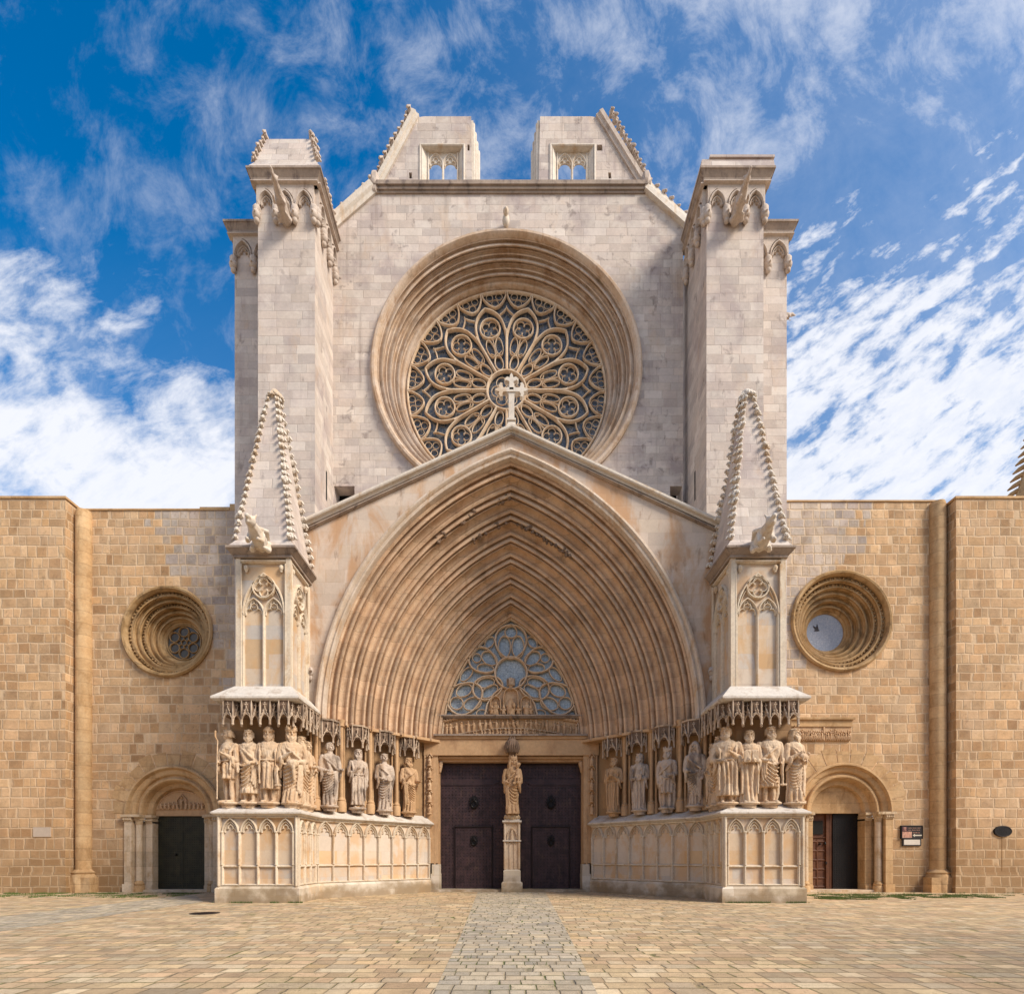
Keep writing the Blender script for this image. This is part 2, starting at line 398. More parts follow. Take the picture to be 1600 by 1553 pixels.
class MB:
    def __init__(s): s.v = []; s.f = []
    def add(s, vs, fs):
        k = len(s.v); s.v += [tuple(a) for a in vs]; s.f += [tuple(i + k for i in f) for f in fs]; return s
    def box(s, x0, x1, y0, y1, z0, z1):
        return s.add([(x0, y0, z0), (x1, y0, z0), (x1, y1, z0), (x0, y1, z0), (x0, y0, z1), (x1, y0, z1), (x1, y1, z1), (x0, y1, z1)],
                     [(0, 1, 5, 4), (1, 2, 6, 5), (2, 3, 7, 6), (3, 0, 4, 7), (4, 5, 6, 7), (3, 2, 1, 0)])
    def hull(s, bot, top):
        """two rings of equal count joined and capped"""
        n = len(bot)
        return s.add(list(bot) + list(top), [tuple(range(n))[::-1], tuple(range(n, 2 * n))] + [(i, (i + 1) % n, n + (i + 1) % n, n + i) for i in range(n)])
    def prism(s, pts, z0, z1, top=None):
        return s.hull([(x, y, z0) for x, y in pts], [(x, y, z1) for x, y in (top or pts)])
    def plate(s, outer, y0, y1, holes=(), fr=None):
        """flat plate in the x-z plane from y0 (front) to y1 with holes; fr = frame maps (u, z, out)"""
        polys = [list(outer)] + [list(h) for h in holes]
        tri = tessellate_polygon([[Vector((a, b, 0)) for a, b in p] for p in polys])
        flat = [q for p in polys for q in p]; n = len(flat)
        T = (lambda a, b, y: (a, y, b)) if fr is None else (lambda a, b, y: fr.P(a, b, -y))
        vs = [T(a, b, y0) for a, b in flat] + [T(a, b, y1) for a, b in flat]
        fs = [tuple(t) for t in tri] + [tuple(i + n for i in t[::-1]) for t in tri]
        k = 0
        for p in polys:
            m_ = len(p)
            fs += [(k + i, k + (i + 1) % m_, n + k + (i + 1) % m_, n + k + i) for i in range(m_)]
            k += m_
        return s.add(vs, fs)
    def grid(s, rows, closed=False, caps=False):
        n = len(rows[0]); k = len(rows)
        vs = [p for r in rows for p in r]; fs = []
        for i in range(k - 1):
            for j in range(n if closed else n - 1):
                j2 = (j + 1) % n; fs.append((i * n + j, i * n + j2, (i + 1) * n + j2, (i + 1) * n + j))
        if caps: fs += [tuple(range(n))[::-1], tuple(range((k - 1) * n, k * n))]
        return s.add(vs, fs)
    def lathe(s, prof, c, n=16, a0=0, a1=2 * pi):
        """profile [(r, z)] about the vertical axis through c=(x, y)"""
        full = abs(a1 - a0 - 2 * pi) < 1e-6
        k = n if full else n + 1
        rows = [[(c[0] + r * cos(a0 + (a1 - a0) * i / n), c[1] + r * sin(a0 + (a1 - a0) * i / n), z) for i in range(k)] for r, z in prof]
        return s.grid(rows, full, full)
    def tube(s, pts, rad, n=8, flat=1.0):
        """closed tapered tube with rounded ends through 3-D points"""
        pts = [Vector(p) for p in pts]; k = len(pts)
        rad = [rad] * k if not isinstance(rad, (list, tuple)) else list(rad)
        ds = [(pts[min(i + 1, k - 1)] - pts[max(i - 1, 0)]).normalized() for i in range(k)]
        up = Vector((0, 0, 1)) if abs(ds[0].z) < .9 else Vector((0, 1, 0))
        rows = []
        def ring(p, d, r):
            a = d.cross(up)
            a = a.normalized() if a.length > 1e-4 else Vector((1, 0, 0)); b = d.cross(a)
            return [tuple(p + a * (r * cos(2 * pi * j / n)) + b * (r * flat * sin(2 * pi * j / n))) for j in range(n)]
        for q, e in ((.95, .3), (.6, .8)): rows.append(ring(pts[0] - ds[0] * rad[0] * q, ds[0], rad[0] * e))
        for i in range(k): rows.append(ring(pts[i], ds[i], rad[i]))
        for q, e in ((.6, .8), (.95, .3)): rows.append(ring(pts[-1] + ds[-1] * rad[-1] * q, ds[-1], rad[-1] * e))
        return s.grid(rows, True, True)
    def ball(s, c, r, n=12, m=8, rot=None):
        r = (r, r, r) if not isinstance(r, (tuple, list)) else r
        rows = []
        for i in range(m + 1):
            t = -pi / 2 + pi * (i + .02) / (m + .04)
            row = []
            for j in range(n):
                p = Vector((r[0] * cos(t) * cos(2 * pi * j / n), r[1] * cos(t) * sin(2 * pi * j / n), r[2] * sin(t)))
                if rot is not None: p = rot @ p
                row.append(tuple(p + Vector(c)))
            rows.append(row)
        return s.grid(rows, True, True)
    def bar(s, fr, pts, wd, dp, base=0.0, closed=False, prof=None):
        """moulded bar of width wd standing dp proud of plane `base`, along 2-D points in frame fr"""
        pr = prof or [(-.5, -.02), (-.5, .45), (-.2, 1), (.2, 1), (.5, .45), (.5, -.02)]
        k = len(pts); rows = []
        for i in range(k):
            a = pts[(i - 1) % k] if (closed or i) else pts[i]; b = pts[(i + 1) % k] if (closed or i < k - 1) else pts[i]
            p = pts[i]
            def nrm(p, q):
                dx_, dz_ = q[0] - p[0], q[1] - p[1]; L = sqrt(dx_ * dx_ + dz_ * dz_) or 1; return (-dz_ / L, dx_ / L)
            n1 = nrm(a, p) if a != p else nrm(p, b); n2 = nrm(p, b) if b != p else n1
            nx_, nz_ = n1[0] + n2[0], n1[1] + n2[1]; L = nx_ * nx_ + nz_ * nz_
            if L < .8: nx_, nz_ = n1; q = 1.0
            else: q = 2.0 / L; q = min(q, 2.2)
            nx_ *= q if L >= .8 else 1; nz_ *= q if L >= .8 else 1
            rows.append([fr.P(p[0] + nx_ * o * wd, p[1] + nz_ * o * wd, base + h * dp) for o, h in pr])
        n = len(pr)
        if closed: rows.append(rows[0]); return s.grid(rows, True, False)
        return s.grid(rows, True, True)
    def build(s, name, mat, parent=None, smooth=None, flip=False):
        me = bpy.data.meshes.new(name)
        v = [(-a, b, c) for a, b, c in s.v] if flip else s.v
        me.from_pydata(v, [], [f for f in s.f if len(set(f)) > 2]); me.update()
        import bmesh
        bm = bmesh.new(); bm.from_mesh(me); bmesh.ops.recalc_face_normals(bm, faces=bm.faces); bm.to_mesh(me); bm.free()
        if smooth:
            me.polygons.foreach_set('use_smooth', [True] * len(me.polygons))
            me.set_sharp_from_angle(angle=radians(smooth))
        return link_mesh(name, me, mat, parent)


class Fr:
    """vertical plane frame: P(u along, z up, out)"""
    def __init__(s, x, y, ang=0.0):
        s.o = (x, y); s.t = (cos(ang), sin(ang)); s.n = (sin(ang), -cos(ang))
    def P(s, u, z, w=0.0):
        return (s.o[0] + s.t[0] * u + s.n[0] * w, s.o[1] + s.t[1] * u + s.n[1] * w, z)


def arc(cx, cz, r, a0, a1, n=10, rz=None):
    return [(cx + r * cos(radians(a0 + (a1 - a0) * i / n)), cz + (rz or r) * sin(radians(a0 + (a1 - a0) * i / n))) for i in range(n + 1)]


def circ(cx, cz, r, n=24, rz=None): return arc(cx, cz, r, 0, 360, n, rz)[:-1]


def parch(x0, x1, zs, k=1.0, n=8):
    """pointed arch from (x0,zs) over the apex to (x1,zs); radius = k * span"""
    W = x1 - x0; R = k * W; c = x0 + R; mid = (x0 + x1) / 2
    a = acos((mid - c) / R)
    L = [(c + R * cos(pi + (a - pi) * i / n), zs + R * sin(pi + (a - pi) * i / n)) for i in range(n + 1)]
    return L + [(x0 + x1 - p[0], p[1]) for p in L[::-1][1:]]


def trefoil(x0, x1, zs):
    W = x1 - x0; m = (x0 + x1) / 2
    L = [(x0, zs)] + arc(x0 + .25 * W, zs + .16 * W, .23 * W, 190, 60, 6)
    T = arc(m, zs + .47 * W, .22 * W, 215, 100, 6) + [(m, zs + .76 * W)]
    H = L + T
    return H + [(x0 + x1 - p[0], p[1]) for p in H[::-1][1:]]


def quatrefoil(mb, fr, cx, cz, r, wd, dp, base, lobes=4, a0=0):
    for i in range(lobes):
        a = a0 + 360 / lobes * i
        rr = r * (.46 if lobes == 4 else .44 if lobes == 3 else .36)
        d = r - rr * .95
        x, z = cx + d * cos(radians(a)), cz + d * sin(radians(a))
        mb.bar(fr, arc(x, z, rr, a - 140, a + 140, 10), wd, dp, base)


def sweep_arch(mb, prof, c, zs, zb, n=26, cx=0.0, joint=None):
    """profile [(r, y)] revolved about both centres of a pointed arch (c = centre offset), with legs down to zb"""
    for sg in (-1, 1):
        rows = []
        ts = [-1] + [i / n for i in range(n + 1)]
        for t in ts:
            row = []
            for r, y in prof:
                if t < 0: row.append((cx + sg * (r - c), y, zb))
                else:
                    a = t * acos(c / r) if c > 0 else t * pi / 2
                    row.append((cx + sg * (r * cos(a) - c), y, zs + r * sin(a)))
            rows.append(row)
        mb.grid(rows)


def revolve(mb, prof, cx, cz, n=72):
    """profile [(r, y)] about the horizontal axis along y through (cx, cz)"""
    rows = [[(cx + r * cos(2 * pi * i / n), y, cz + r * sin(2 * pi * i / n)) for i in range(n)] for r, y in prof]
    mb.grid(rows, True)


def orders(r0, y0, r1, y1, n, shape):
    """n repeated moulding orders along the splay from (r0,y0) to (r1,y1); shape [(a, b)] along and proud of it"""
    L = sqrt((r1 - r0) ** 2 + (y1 - y0) ** 2); e = ((r1 - r0) / L, (y1 - y0) / L); p = (-abs(e[1]), -abs(e[0]))
    out = []
    for k in range(n):
        for a, b in shape:
            s_ = (k + a) * L / n; out.append((r0 + e[0] * s_ + p[0] * b, y0 + e[1] * s_ + p[1] * b))
    return out


def rnd_shape(L):
    """one Gothic order: fillet, deep hollow, large roll, thin groove, small roll, broad hollow band"""
    o = [(0, .05), (.10, .05), (.11, -.07)]
    o += [(.11 + .13 * t, -.07 - .10 * sin(pi * t)) for t in (.25, .5, .75, 1)]
    o += [(.24 + .10 * (1 - cos(pi * t)), -.05 + .19 * sin(pi * t)) for t in (0, .17, .33, .5, .67, .83, 1)]
    o += [(.455, -.10), (.475, -.04)]
    o += [(.475 + .04 * (1 - cos(pi * t)), -.02 + .11 * sin(pi * t)) for t in (.2, .5, .8, 1)]
    o += [(.57, -.09)]
    o += [(.57 + .38 * t, -.07 - .07 * sin(pi * t)) for t in (.1, .2, .3)]
    o += [(.57 + .38 * t, -.07 - .07 * sin(pi * t)) for t in (.45, .6, .75)] + [(.88, -.09), (.91, -.05), (.94, -.09)]
    o += [(.96, -.01)]
    return o


def remesh(mb, voxel, flip=False):
    me = bpy.data.meshes.new('body')
    v = [(-a, b, c) for a, b, c in mb.v] if flip else mb.v
    f = [t[::-1] for t in mb.f] if flip else mb.f
    me.from_pydata(v, [], f); me.update()
    import bmesh
    bm = bmesh.new(); bm.from_mesh(me); bmesh.ops.recalc_face_normals(bm, faces=bm.faces); bm.to_mesh(me); bm.free()
    ob = bpy.data.objects.new('tmp', me); scene.collection.objects.link(ob)
    md = ob.modifiers.new('r', 'REMESH'); md.mode = 'VOXEL'; md.voxel_size = voxel; md.use_smooth_shade = True
    dg = bpy.context.evaluated_depsgraph_get(); ev = ob.evaluated_get(dg)
    out = bpy.data.meshes.new_from_object(ev)
    bpy.data.objects.remove(ob); bpy.data.meshes.remove(me)
    out.polygons.foreach_set('use_smooth', [True] * len(out.polygons))
    return out


def sculpt(name, mb, voxel, mat, parent=None, flip=False, fn=None):
    me = remesh(mb, voxel, flip)
    me.materials.clear()
    if fn:
        for v in me.vertices: v.co = fn(v.co)
    return link_mesh(name, me, mat, parent)


R = random.Random(7)
def crocket(mb, p, out, up, s=1.0):
    """curled leaf at p growing along `up` and curling along `out`"""
    p = Vector(p); out = Vector(out).normalized(); up = Vector(up).normalized(); sd_ = out.cross(up)
    q = s * R.uniform(.62, 1.0)
    for k in (-1, 0, 1):
        e = sd_ * (k * .085 * q)
        mb.tube([p - out * .05, p + out * .04 * q + up * .02 * q + e, p + out * .09 * q + up * .09 * q + e * 1.5, p + out * .12 * q + up * .01 * q + e * 1.9],
                [.07 * q, .065 * q, .07 * q, .05 * q], 5)
    mb.ball(p + out * .06 * q + up * .12 * q, (.09 * q, .09 * q, .08 * q), 6, 4)
    mb.ball(p + out * R.uniform(.04, .14) * q + up * R.uniform(-.08, .08) + sd_ * R.uniform(-.06, .06), .06 * q, 5, 4)


def beast(mb, p, d, L, up=0.0, turn=1, slim=1.0):
    """crouching stone beast reaching along d from p"""
    p = Vector(p); d = Vector(d).normalized() / slim; L = L * slim; z = Vector((0, 0, 1)); sd_ = d.cross(z).normalized(); z2 = sd_.cross(d).normalized()
    mb.tube([p - d * .1, p + d * .25 * L, p + d * .55 * L + z2 * .05, p + d * .78 * L + z2 * .08], [.15 * L, .19 * L, .17 * L, .12 * L], 8)
    h = p + d * .9 * L + z2 * .09 * L
    mb.ball(h, (.13 * L, .13 * L, .13 * L), 8, 6)
    mb.tube([h, h + d * .22 * L - z2 * .02], [.08 * L, .06 * L], 6)
    mb.tube([h - z2 * .05, h + d * .17 * L - z2 * .11 * L], [.05 * L, .035 * L], 6)
    for s_ in (-1, 1):
        mb.tube([h + sd_ * s_ * .08 * L + z2 * .08 * L, h + sd_ * s_ * .12 * L + z2 * .2 * L - d * .06 * L], [.045 * L, .02 * L], 5)
        mb.tube([p + d * .5 * L + sd_ * s_ * .14 * L, p + d * .58 * L + sd_ * s_ * .17 * L - z2 * .2 * L, p + d * .75 * L + sd_ * s_ * .13 * L - z2 * .24 * L], [.08 * L, .06 * L, .05 * L], 6)
        mb.tube([p + d * .1 * L + sd_ * s_ * .16 * L, p + d * .2 * L + sd_ * s_ * .2 * L - z2 * .2 * L, p + d * .36 * L + sd_ * s_ * .15 * L - z2 * .22 * L], [.1 * L, .07 * L, .05 * L], 6)
        # folded wing
        mb.tube([p + d * .6 * L + sd_ * s_ * .12 * L + z2 * .1 * L, p + d * .35 * L + sd_ * s_ * .2 * L + z2 * .2 * L, p + d * .05 * L + sd_ * s_ * .16 * L + z2 * .14 * L], [.05 * L, .06 * L, .03 * L], 6)
    for k in range(4):
        mb.ball(p + d * (.25 + .14 * k) * L + z2 * (.2 * L), .045 * L, 6, 4)


# ------------------------------------------------------------------ statues
def statue(name, x, y, z, ang, label, mat, h=2.5, seed=0, head='beard', pose=('chest', 'chest'), hold=None,
           swag=1, hem=0.0, turn=0.0, group=None, wide=1.0, cat='statue', folds=11, ped=True, bulk=1.0, nod=0.0, flip=False):
    """standing robed figure 2.5 m tall in its own metres, scaled to h; faces local -y; ang turns it about z"""
    r_ = random.Random(seed); mb = MB()
    ph = r_.uniform(0, 6); tw = r_.uniform(-.6, .6)
    sway = r_.uniform(-.04, .04)
    def S_(z_):      # centre drift of the standing body
        return sway * sin(z_ * 2.1)
    keys = [(hem, .30, .25), (hem + .05, .305, .255), (.55, .275, .225), (1.0, .29, .235), (1.28, .31, .245), (1.45, .285, .22), (1.7, .33, .235), (1.87, .375, .235),
            (1.98, .36, .21), (2.05, .27, .17), (2.10, .14, .13), (2.16, .105, .11)]
    keys = [k for i, k in enumerate(keys) if i < 2 or k[0] > hem + .1]
    def rr(z_):
        for a, b in zip(keys, keys[1:]):
            if a[0] <= z_ <= b[0]:
                t = (z_ - a[0]) / (b[0] - a[0]); t = t * t * (3 - 2 * t)
                return a[1] + (b[1] - a[1]) * t, a[2] + (b[2] - a[2]) * t
        return keys[-1][1:]
    rows = []; nz_ = 64; na = 84
    for i in range(nz_ + 1):
        z_ = hem + (2.16 - hem) * i / nz_; rx, ry = rr(z_)
        amp = .052 if z_ < 1.25 else .034 if z_ < 1.8 else .012 if z_ < 2.0 else .003
        def sm(a_, b_, v_): t_ = min(1, max(0, (v_ - a_) / (b_ - a_))); return t_ * t_ * (3 - 2 * t_)
        row = []
        for j in range(na):
            a = 2 * pi * j / na
            p_ = folds * a + ph + 1.3 * sin(z_ * 1.7 + ph) + 1.1 * sin(a * 2 + seed)
            f_ = (abs(sin(p_ * .5)) ** .5) * 2.2 - 1.45
            g_ = sin(p_ * .37 + z_ * 7 * tw) * .5
            if swag:
                fa = (a - 1.5 * pi) / 1.5 * (1 if swag > 0 else -1)          # -1..1 across the front
                wS = sm(max(hem + .1, .30), .62, z_) * sm(1.42, 1.25, z_) * sm(1.15, .75, abs(fa))
                if wS > 0:
                    qz = (z_ - .28 * fa + (.34 + .1 * sin(seed)) * (1 - min(1, abs(fa + .15)) ** 2) ) / (.125 + .02 * sin(seed * 2))
                    tri = abs((qz % 1.0) - .5) * 2
                    f_ = f_ * (1 - wS) + wS * (1.25 - 2.1 * tri ** .8); g_ *= 1 - wS
            if z_ >= 1.35: f_ = sin(6 * (z_ * 1.6 + a * (.9 if swag else -.9)) + ph) * .8
            d_ = amp * (f_ + g_)
            row.append(((rx * wide + d_) * cos(a) + S_(z_), (ry * bulk + d_) * sin(a), z_))
        rows.append(row)
    mb.grid(rows, True, True)
    # feet, or legs where the tunic stops at the knee
    for s_ in (-1, 1):
        fx = s_ * .13 + S_(0); bend = -.05 if s_ == (1 if seed % 2 else -1) else 0
        if hem > .2:
            mb.tube([(fx, .0, .04), (fx, .0 + bend * .6, .3), (fx, .01 + bend, .55), (fx, .02 + bend, hem + .25)], [.06, .085, .075, .12], 10)
            mb.tube([(s_ * .25, .12, .06), (s_ * .29, .10, hem * .6), (s_ * .28, .06, hem + .3)], [.07, .09, .1], 8)   # cloak hanging behind
            mb.box(-.26, .26, .06, .20, .0, hem + .2)
        mb.tube([(fx, .03, .04), (fx + s_ * .02, -.14, .035), (fx + s_ * .035, -.28, .02)], [.065, .06, .045], 8, .8)
        for t in range(4): mb.tube([(fx + s_ * .03 + (t - 1.5) * .027, -.28, .02), (fx + s_ * .035 + (t - 1.5) * .03, -.325, .012)], .014, 5)
    # mantle: swags sagging across the front, and an edge falling from the forearm
    if swag:
        for k in range(1):
            z0 = 1.34 - .13 * k; dip = .16 + .07 * k; fr_ = []
            for i in range(9):
                t = i / 8; a = radians(195 + 145 * t) if swag > 0 else radians(345 - 145 * t)
                rx, ry = rr(max(hem + .02, z0 - dip * sin(pi * t))); zz = z0 + .12 * (t if swag > 0 else t) - dip * sin(pi * t) ** .8
                fr_.append(((rx * wide + .025) * cos(a) + S_(zz), (ry * bulk + .03) * sin(a), zz))
            mb.tube(fr_, [.018] + [.034] * 7 + [.018], 6)
        sx = 1 if swag > 0 else -1
        for k in range(3):
            mb.tube([(sx * (.30 - .06 * k) * wide, -.16 - .03 * k, 1.36), (sx * (.30 - .05 * k) * wide, -.19 - .02 * k, .95), (sx * (.27 - .06 * k) * wide, -.20 - .02 * k, max(hem, .0) + .22 + .1 * k)],
                    [.04, .05, .035], 7)
        mb.tube([(-sx * .30, -.05, 1.95), (-sx * .14, -.21, 1.80), (sx * .06, -.26, 1.62), (sx * .26, -.20, 1.45)], [.05, .045, .045, .05], 7)
    else:
        mb.tube([(-.30, -.13, 1.44), (-.12, -.245, 1.42), (.12, -.245, 1.42), (.30, -.13, 1.44)], .03, 6)   # girdle
        for s_ in (-1, 1):
            mb.tube([(s_ * .28, -.06, 1.98), (s_ * .25, -.21, 1.7), (s_ * .27, -.22, 1.1), (s_ * .26, -.20, max(hem, .1) + .2)], [.05, .05, .055, .04], 7)
    # arms
    HP = {'chest': (.10, -.34, 1.62), 'waist': (.16, -.33, 1.36), 'low': (.33, -.18, 1.16), 'raise': (.30, -.32, 1.78), 'book': (.15, -.37, 1.44),
          'out': (.42, -.30, 1.42), 'hip': (.34, -.20, 1.34), 'side': (.37, -.08, 1.05)}
    hands = []
    for s_, ps in ((-1, pose[0]), (1, pose[1])):
        hx, hy, hz = HP[ps]; hx *= s_
        el = (s_ * .43 * wide, -.03 if ps != 'side' else .02, 1.43)
        mb.tube([(s_ * .335 * wide, .0, 1.93), (s_ * .40 * wide, -.01, 1.70), el], [.12, .115, .105], 10)
        mid = ((el[0] + hx) / 2, (el[1] + hy) / 2, (el[2] + hz) / 2 - .01)
        mb.tube([el, mid, (hx * .93 + el[0] * .07, hy + .03, hz)], [.10, .088, .058], 10)
        mb.tube([((mid[0] + el[0]) / 2, mid[1] + .02, mid[2] - .02), ((mid[0] + el[0]) / 2, mid[1] + .05, mid[2] - .18), (el[0] * .95, .0, mid[2] - .42)], [.08, .075, .04], 7)  # sleeve drape
        fd = Vector((hx - el[0], hy - el[1], hz - el[2])).normalized(); w_ = Vector((hx, hy, hz))
        sdv = fd.cross(Vector((0, 1, 0))).normalized()
        mb.tube([w_ - fd * .03, w_ + fd * .07], [.045, .052], 8, .6)
        for t in range(4):
            o_ = sdv * ((t - 1.5) * .026); l_ = (.085, .10, .095, .075)[t]
            mb.tube([w_ + fd * .08 + o_, w_ + fd * (.08 + l_ * .55) + o_ + Vector((0, -.012, 0)), w_ + fd * (.08 + l_) + o_ + Vector((0, .012, -.015))], [.0155, .0145, .012], 5)
        mb.tube([w_ + fd * .02 + sdv * .045, w_ + fd * .08 + sdv * .075 + Vector((0, -.02, 0))], [.018, .014], 5)
        hands.append(w_ + fd * .08)
    hl, hr = hands
    if hold == 'tablets':
        for s_ in (-1, 1):
            mb.box(min(s_ * .015, s_ * .25), max(s_ * .015, s_ * .25), -.43, -.36, 1.36, 1.74); mb.ball((s_ * .13, -.395, 1.74), (.115, .035, .06), 10, 6)
    if hold == 'book': mb.box(hr.x - .10, hr.x + .12, hr.y - .07, hr.y + .01, hr.z - .06, hr.z + .22)
    if hold == 'scroll': mb.tube([(hr.x, hr.y - .03, hr.z + .12), (hr.x + .02, hr.y - .02, .55)], [.035, .045], 7); mb.tube([(hr.x - .05, hr.y - .03, .56), (hr.x + .12, hr.y - .03, .56)], .04, 7)
    if hold == 'disc': mb.ball((hr.x - .02, hr.y - .05, hr.z + .05), (.16, .05, .16), 16, 8)
    if hold == 'staff': mb.tube([(hl.x, hl.y - .02, .1), (hl.x, hl.y - .02, 1.4), (hl.x + .01, hl.y, 2.35)], .028, 6)
    if hold == 'lamb': mb.ball((0, -.40, 1.52), (.17, .10, .11), 12, 8); mb.ball((.17, -.43, 1.62), (.06, .06, .06), 8, 6); [mb.tube([(q, -.44, 1.45), (q * .6, -.47, 1.34)], .025, 5) for q in (-.1, .1)]
    if hold == 'sack': mb.ball((.02, -.33, 1.30), (.19, .12, .15), 12, 8); mb.tube([(.02, -.38, 1.2), (.05, -.33, .75)], [.07, .05], 7)
    if hold == 'child':
        c = Vector((.25, -.20, 1.78))
        mb.tube([c + Vector((0, 0, -.22)), c, c + Vector((0, 0, .16))], [.13, .12, .09], 10); mb.ball(c + Vector((-.01, -.02, .33)), (.09, .10, .115), 10, 8)
        mb.ball(c + Vector((-.01, .0, .37)), (.10, .10, .10), 8, 6)
        mb.tube([c + Vector((-.09, 0, .12)), c + Vector((-.2, -.1, .05))], [.045, .03], 6); mb.tube([c + Vector((-.03, -.08, -.15)), c + Vector((-.10, -.22, -.2)), c + Vector((-.11, -.2, -.42))], [.065, .05, .04], 6)
        mb.tube([c + Vector((.07, -.08, -.15)), c + Vector((.03, -.2, -.22)), c + Vector((.02, -.18, -.42))], [.065, .05, .04], 6)
    # head
    ct, st = cos(turn), sin(turn); hz0 = 2.315
    def HD(px_, py_, pz_):
        py_, pz_ = py_ * cos(nod) - (pz_) * -sin(nod) * 0 + nod * -pz_ * .5, pz_ + py_ * nod * .4
        return (px_ * ct - py_ * st + S_(2.2), px_ * st + py_ * ct - .02, hz0 + pz_)
    mb.tube([(S_(2.1), .0, 2.05), HD(0, .02, -.10)], [.10, .088], 10)
    mb.ball(HD(0, 0, 0), (.112, .135, .165), 18, 14)
    mb.ball(HD(0, -.055, -.095), (.078, .075, .07), 12, 8)                                  # jaw
    mb.tube([HD(0, -.125, .04), HD(0, -.168, -.032)], [.016, .028], 6)                     # nose
    for s_ in (-1, 1):
        mb.tube([HD(s_ * .02, -.132, .048), HD(s_ * .085, -.105, .045)], .017, 6)           # brow
        mb.ball(HD(s_ * .062, -.10, -.045), (.034, .03, .03), 8, 6)                         # cheek
        if head not in ('veil', 'crownveil'): mb.ball(HD(s_ * .117, .01, -.01), (.018, .03, .04), 8, 6)      # ear
    mb.tube([HD(-.032, -.135, -.083), HD(.032, -.135, -.083)], .012, 6); mb.tube([HD(-.026, -.131, -.104), HD(.026, -.131, -.104)], .013, 6)
    rz = lambda d_: HD(*d_)
    if 'beard' in head or head == 'oldman':
        lg = .34 if 'longbeard' in head else .25
        for k in range(-3, 4):
            mb.tube([rz((k * .034, -.10 + abs(k) * .014, -.08)), rz((k * .031, -.145 + abs(k) * .014, -.15)), rz((k * .020, -.15, -.09 - lg * .75 + abs(k) * .025))], [.036, .036, .022], 6)
        for s_ in (-1, 1): mb.tube([rz((s_ * .008, -.148, -.068)), rz((s_ * .06, -.125, -.10))], [.016, .012], 5)
    if head in ('veil', 'crownveil'):
        for i in range(9):
            a = radians(-20 + 220 * i / 8)
            mb.tube([rz((.125 * cos(a), .13 * sin(a) + .0, .05)), rz((.15 * cos(a), .14 * sin(a) + .01, -.12)), (.24 * cos(a + turn) + S_(2.1), .15 * sin(a + turn), 2.0)], [.045, .05, .05], 7)
        mb.ball(rz((0, .025, .05)), (.135, .145, .145), 14, 10)
    else:
        n_ = 16
        mb.ball(rz((0, .03, .04)), (.122, .130, .132), 14, 10)
        for i in range(n_):
            a = radians(-12 + 204 * i / (n_ - 1)); ln = .10 if head in ('short', 'beard') else .24
            p0 = rz((.115 * cos(a), .12 * sin(a) + .02, .07))
            p1 = rz((.124 * cos(a), .13 * sin(a) + .03, -.01)); p2 = rz((.128 * cos(a), .14 * sin(a) + .03, .02 - ln))
            mb.tube([p0, p1, p2], [.028, .031, .018], 6)
        for i in range(9):
            a = radians(198 + 144 * i / 8); p0 = rz((.098 * cos(a), .115 * sin(a), .112)); mb.ball(p0, .027, 7, 5)
    if 'crown' in head:
        for i in range(14):
            a = 2 * pi * i / 14
            mb.tube([rz((.135 * cos(a), .145 * sin(a) + .015, .09)), rz((.145 * cos(a), .155 * sin(a) + .015, .17 if i % 2 else .21))], [.03, .022], 6)
        mb.tube([rz((.137 * cos(2 * pi * i / 16), .147 * sin(2 * pi * i / 16) + .015, .10)) for i in range(17)], .028, 6)
    if head == 'capbeard': mb.tube([rz((.13 * cos(2 * pi * i / 16), .14 * sin(2 * pi * i / 16) + .015, .085)) for i in range(17)], .03, 6); mb.ball(rz((0, .01, .12)), (.12, .13, .09), 12, 8)
    if head == 'horns':
        for s_ in (-1, 1): mb.tube([rz((s_ * .07, -.06, .15)), rz((s_ * .10, -.08, .25))], [.035, .015], 6)
    if head == 'mitre':
        mb.tube([rz((0, .01, .12)), rz((0, .01, .25)), rz((0, .01, .34))], [.125, .10, .03], 10)
    eyes = [Vector(HD(s_ * .045, -.128, .006)) for s_ in (-1, 1)]
    def fn(p):
        if p.z > 2.06:
            t_ = min(1, (p.z - 2.06) / .14); q_ = 1 + .20 * t_ * t_ * (3 - 2 * t_)
        for e in eyes:
            d = (p - e).length
            if d < .07: p = p + (Vector((0, 0, hz0)) - e).normalized() * -0.0 + (Vector(HD(0, 0, 0)) - e).normalized() * (.034 * math.exp(-(d / .024) ** 2))
        if p.z > 2.06: p = Vector((S_(2.1) + (p.x - S_(2.1)) * q_, p.y * q_, 2.06 + (p.z - 2.06) * (1 + (q_ - 1) * .8)))
        return p
    me = remesh(mb, .0135); me.materials.clear()
    sc = h / 2.5; ca, sa = cos(ang), sin(ang); zb = z + (.22 if ped else 0)
    fz_ = -1 if flip else 1
    hc = Vector(HD(0, .03, 0)); fdir = Vector((HD(0, -1, 0)[0] - HD(0, 0, 0)[0], HD(0, -1, 0)[1] - HD(0, 0, 0)[1], 0)).normalized()
    cos_ = [v.co.copy() for v in me.vertices]; nrs_ = [Vector(n_.vector) for n_ in me.vertex_normals]; out_ = []
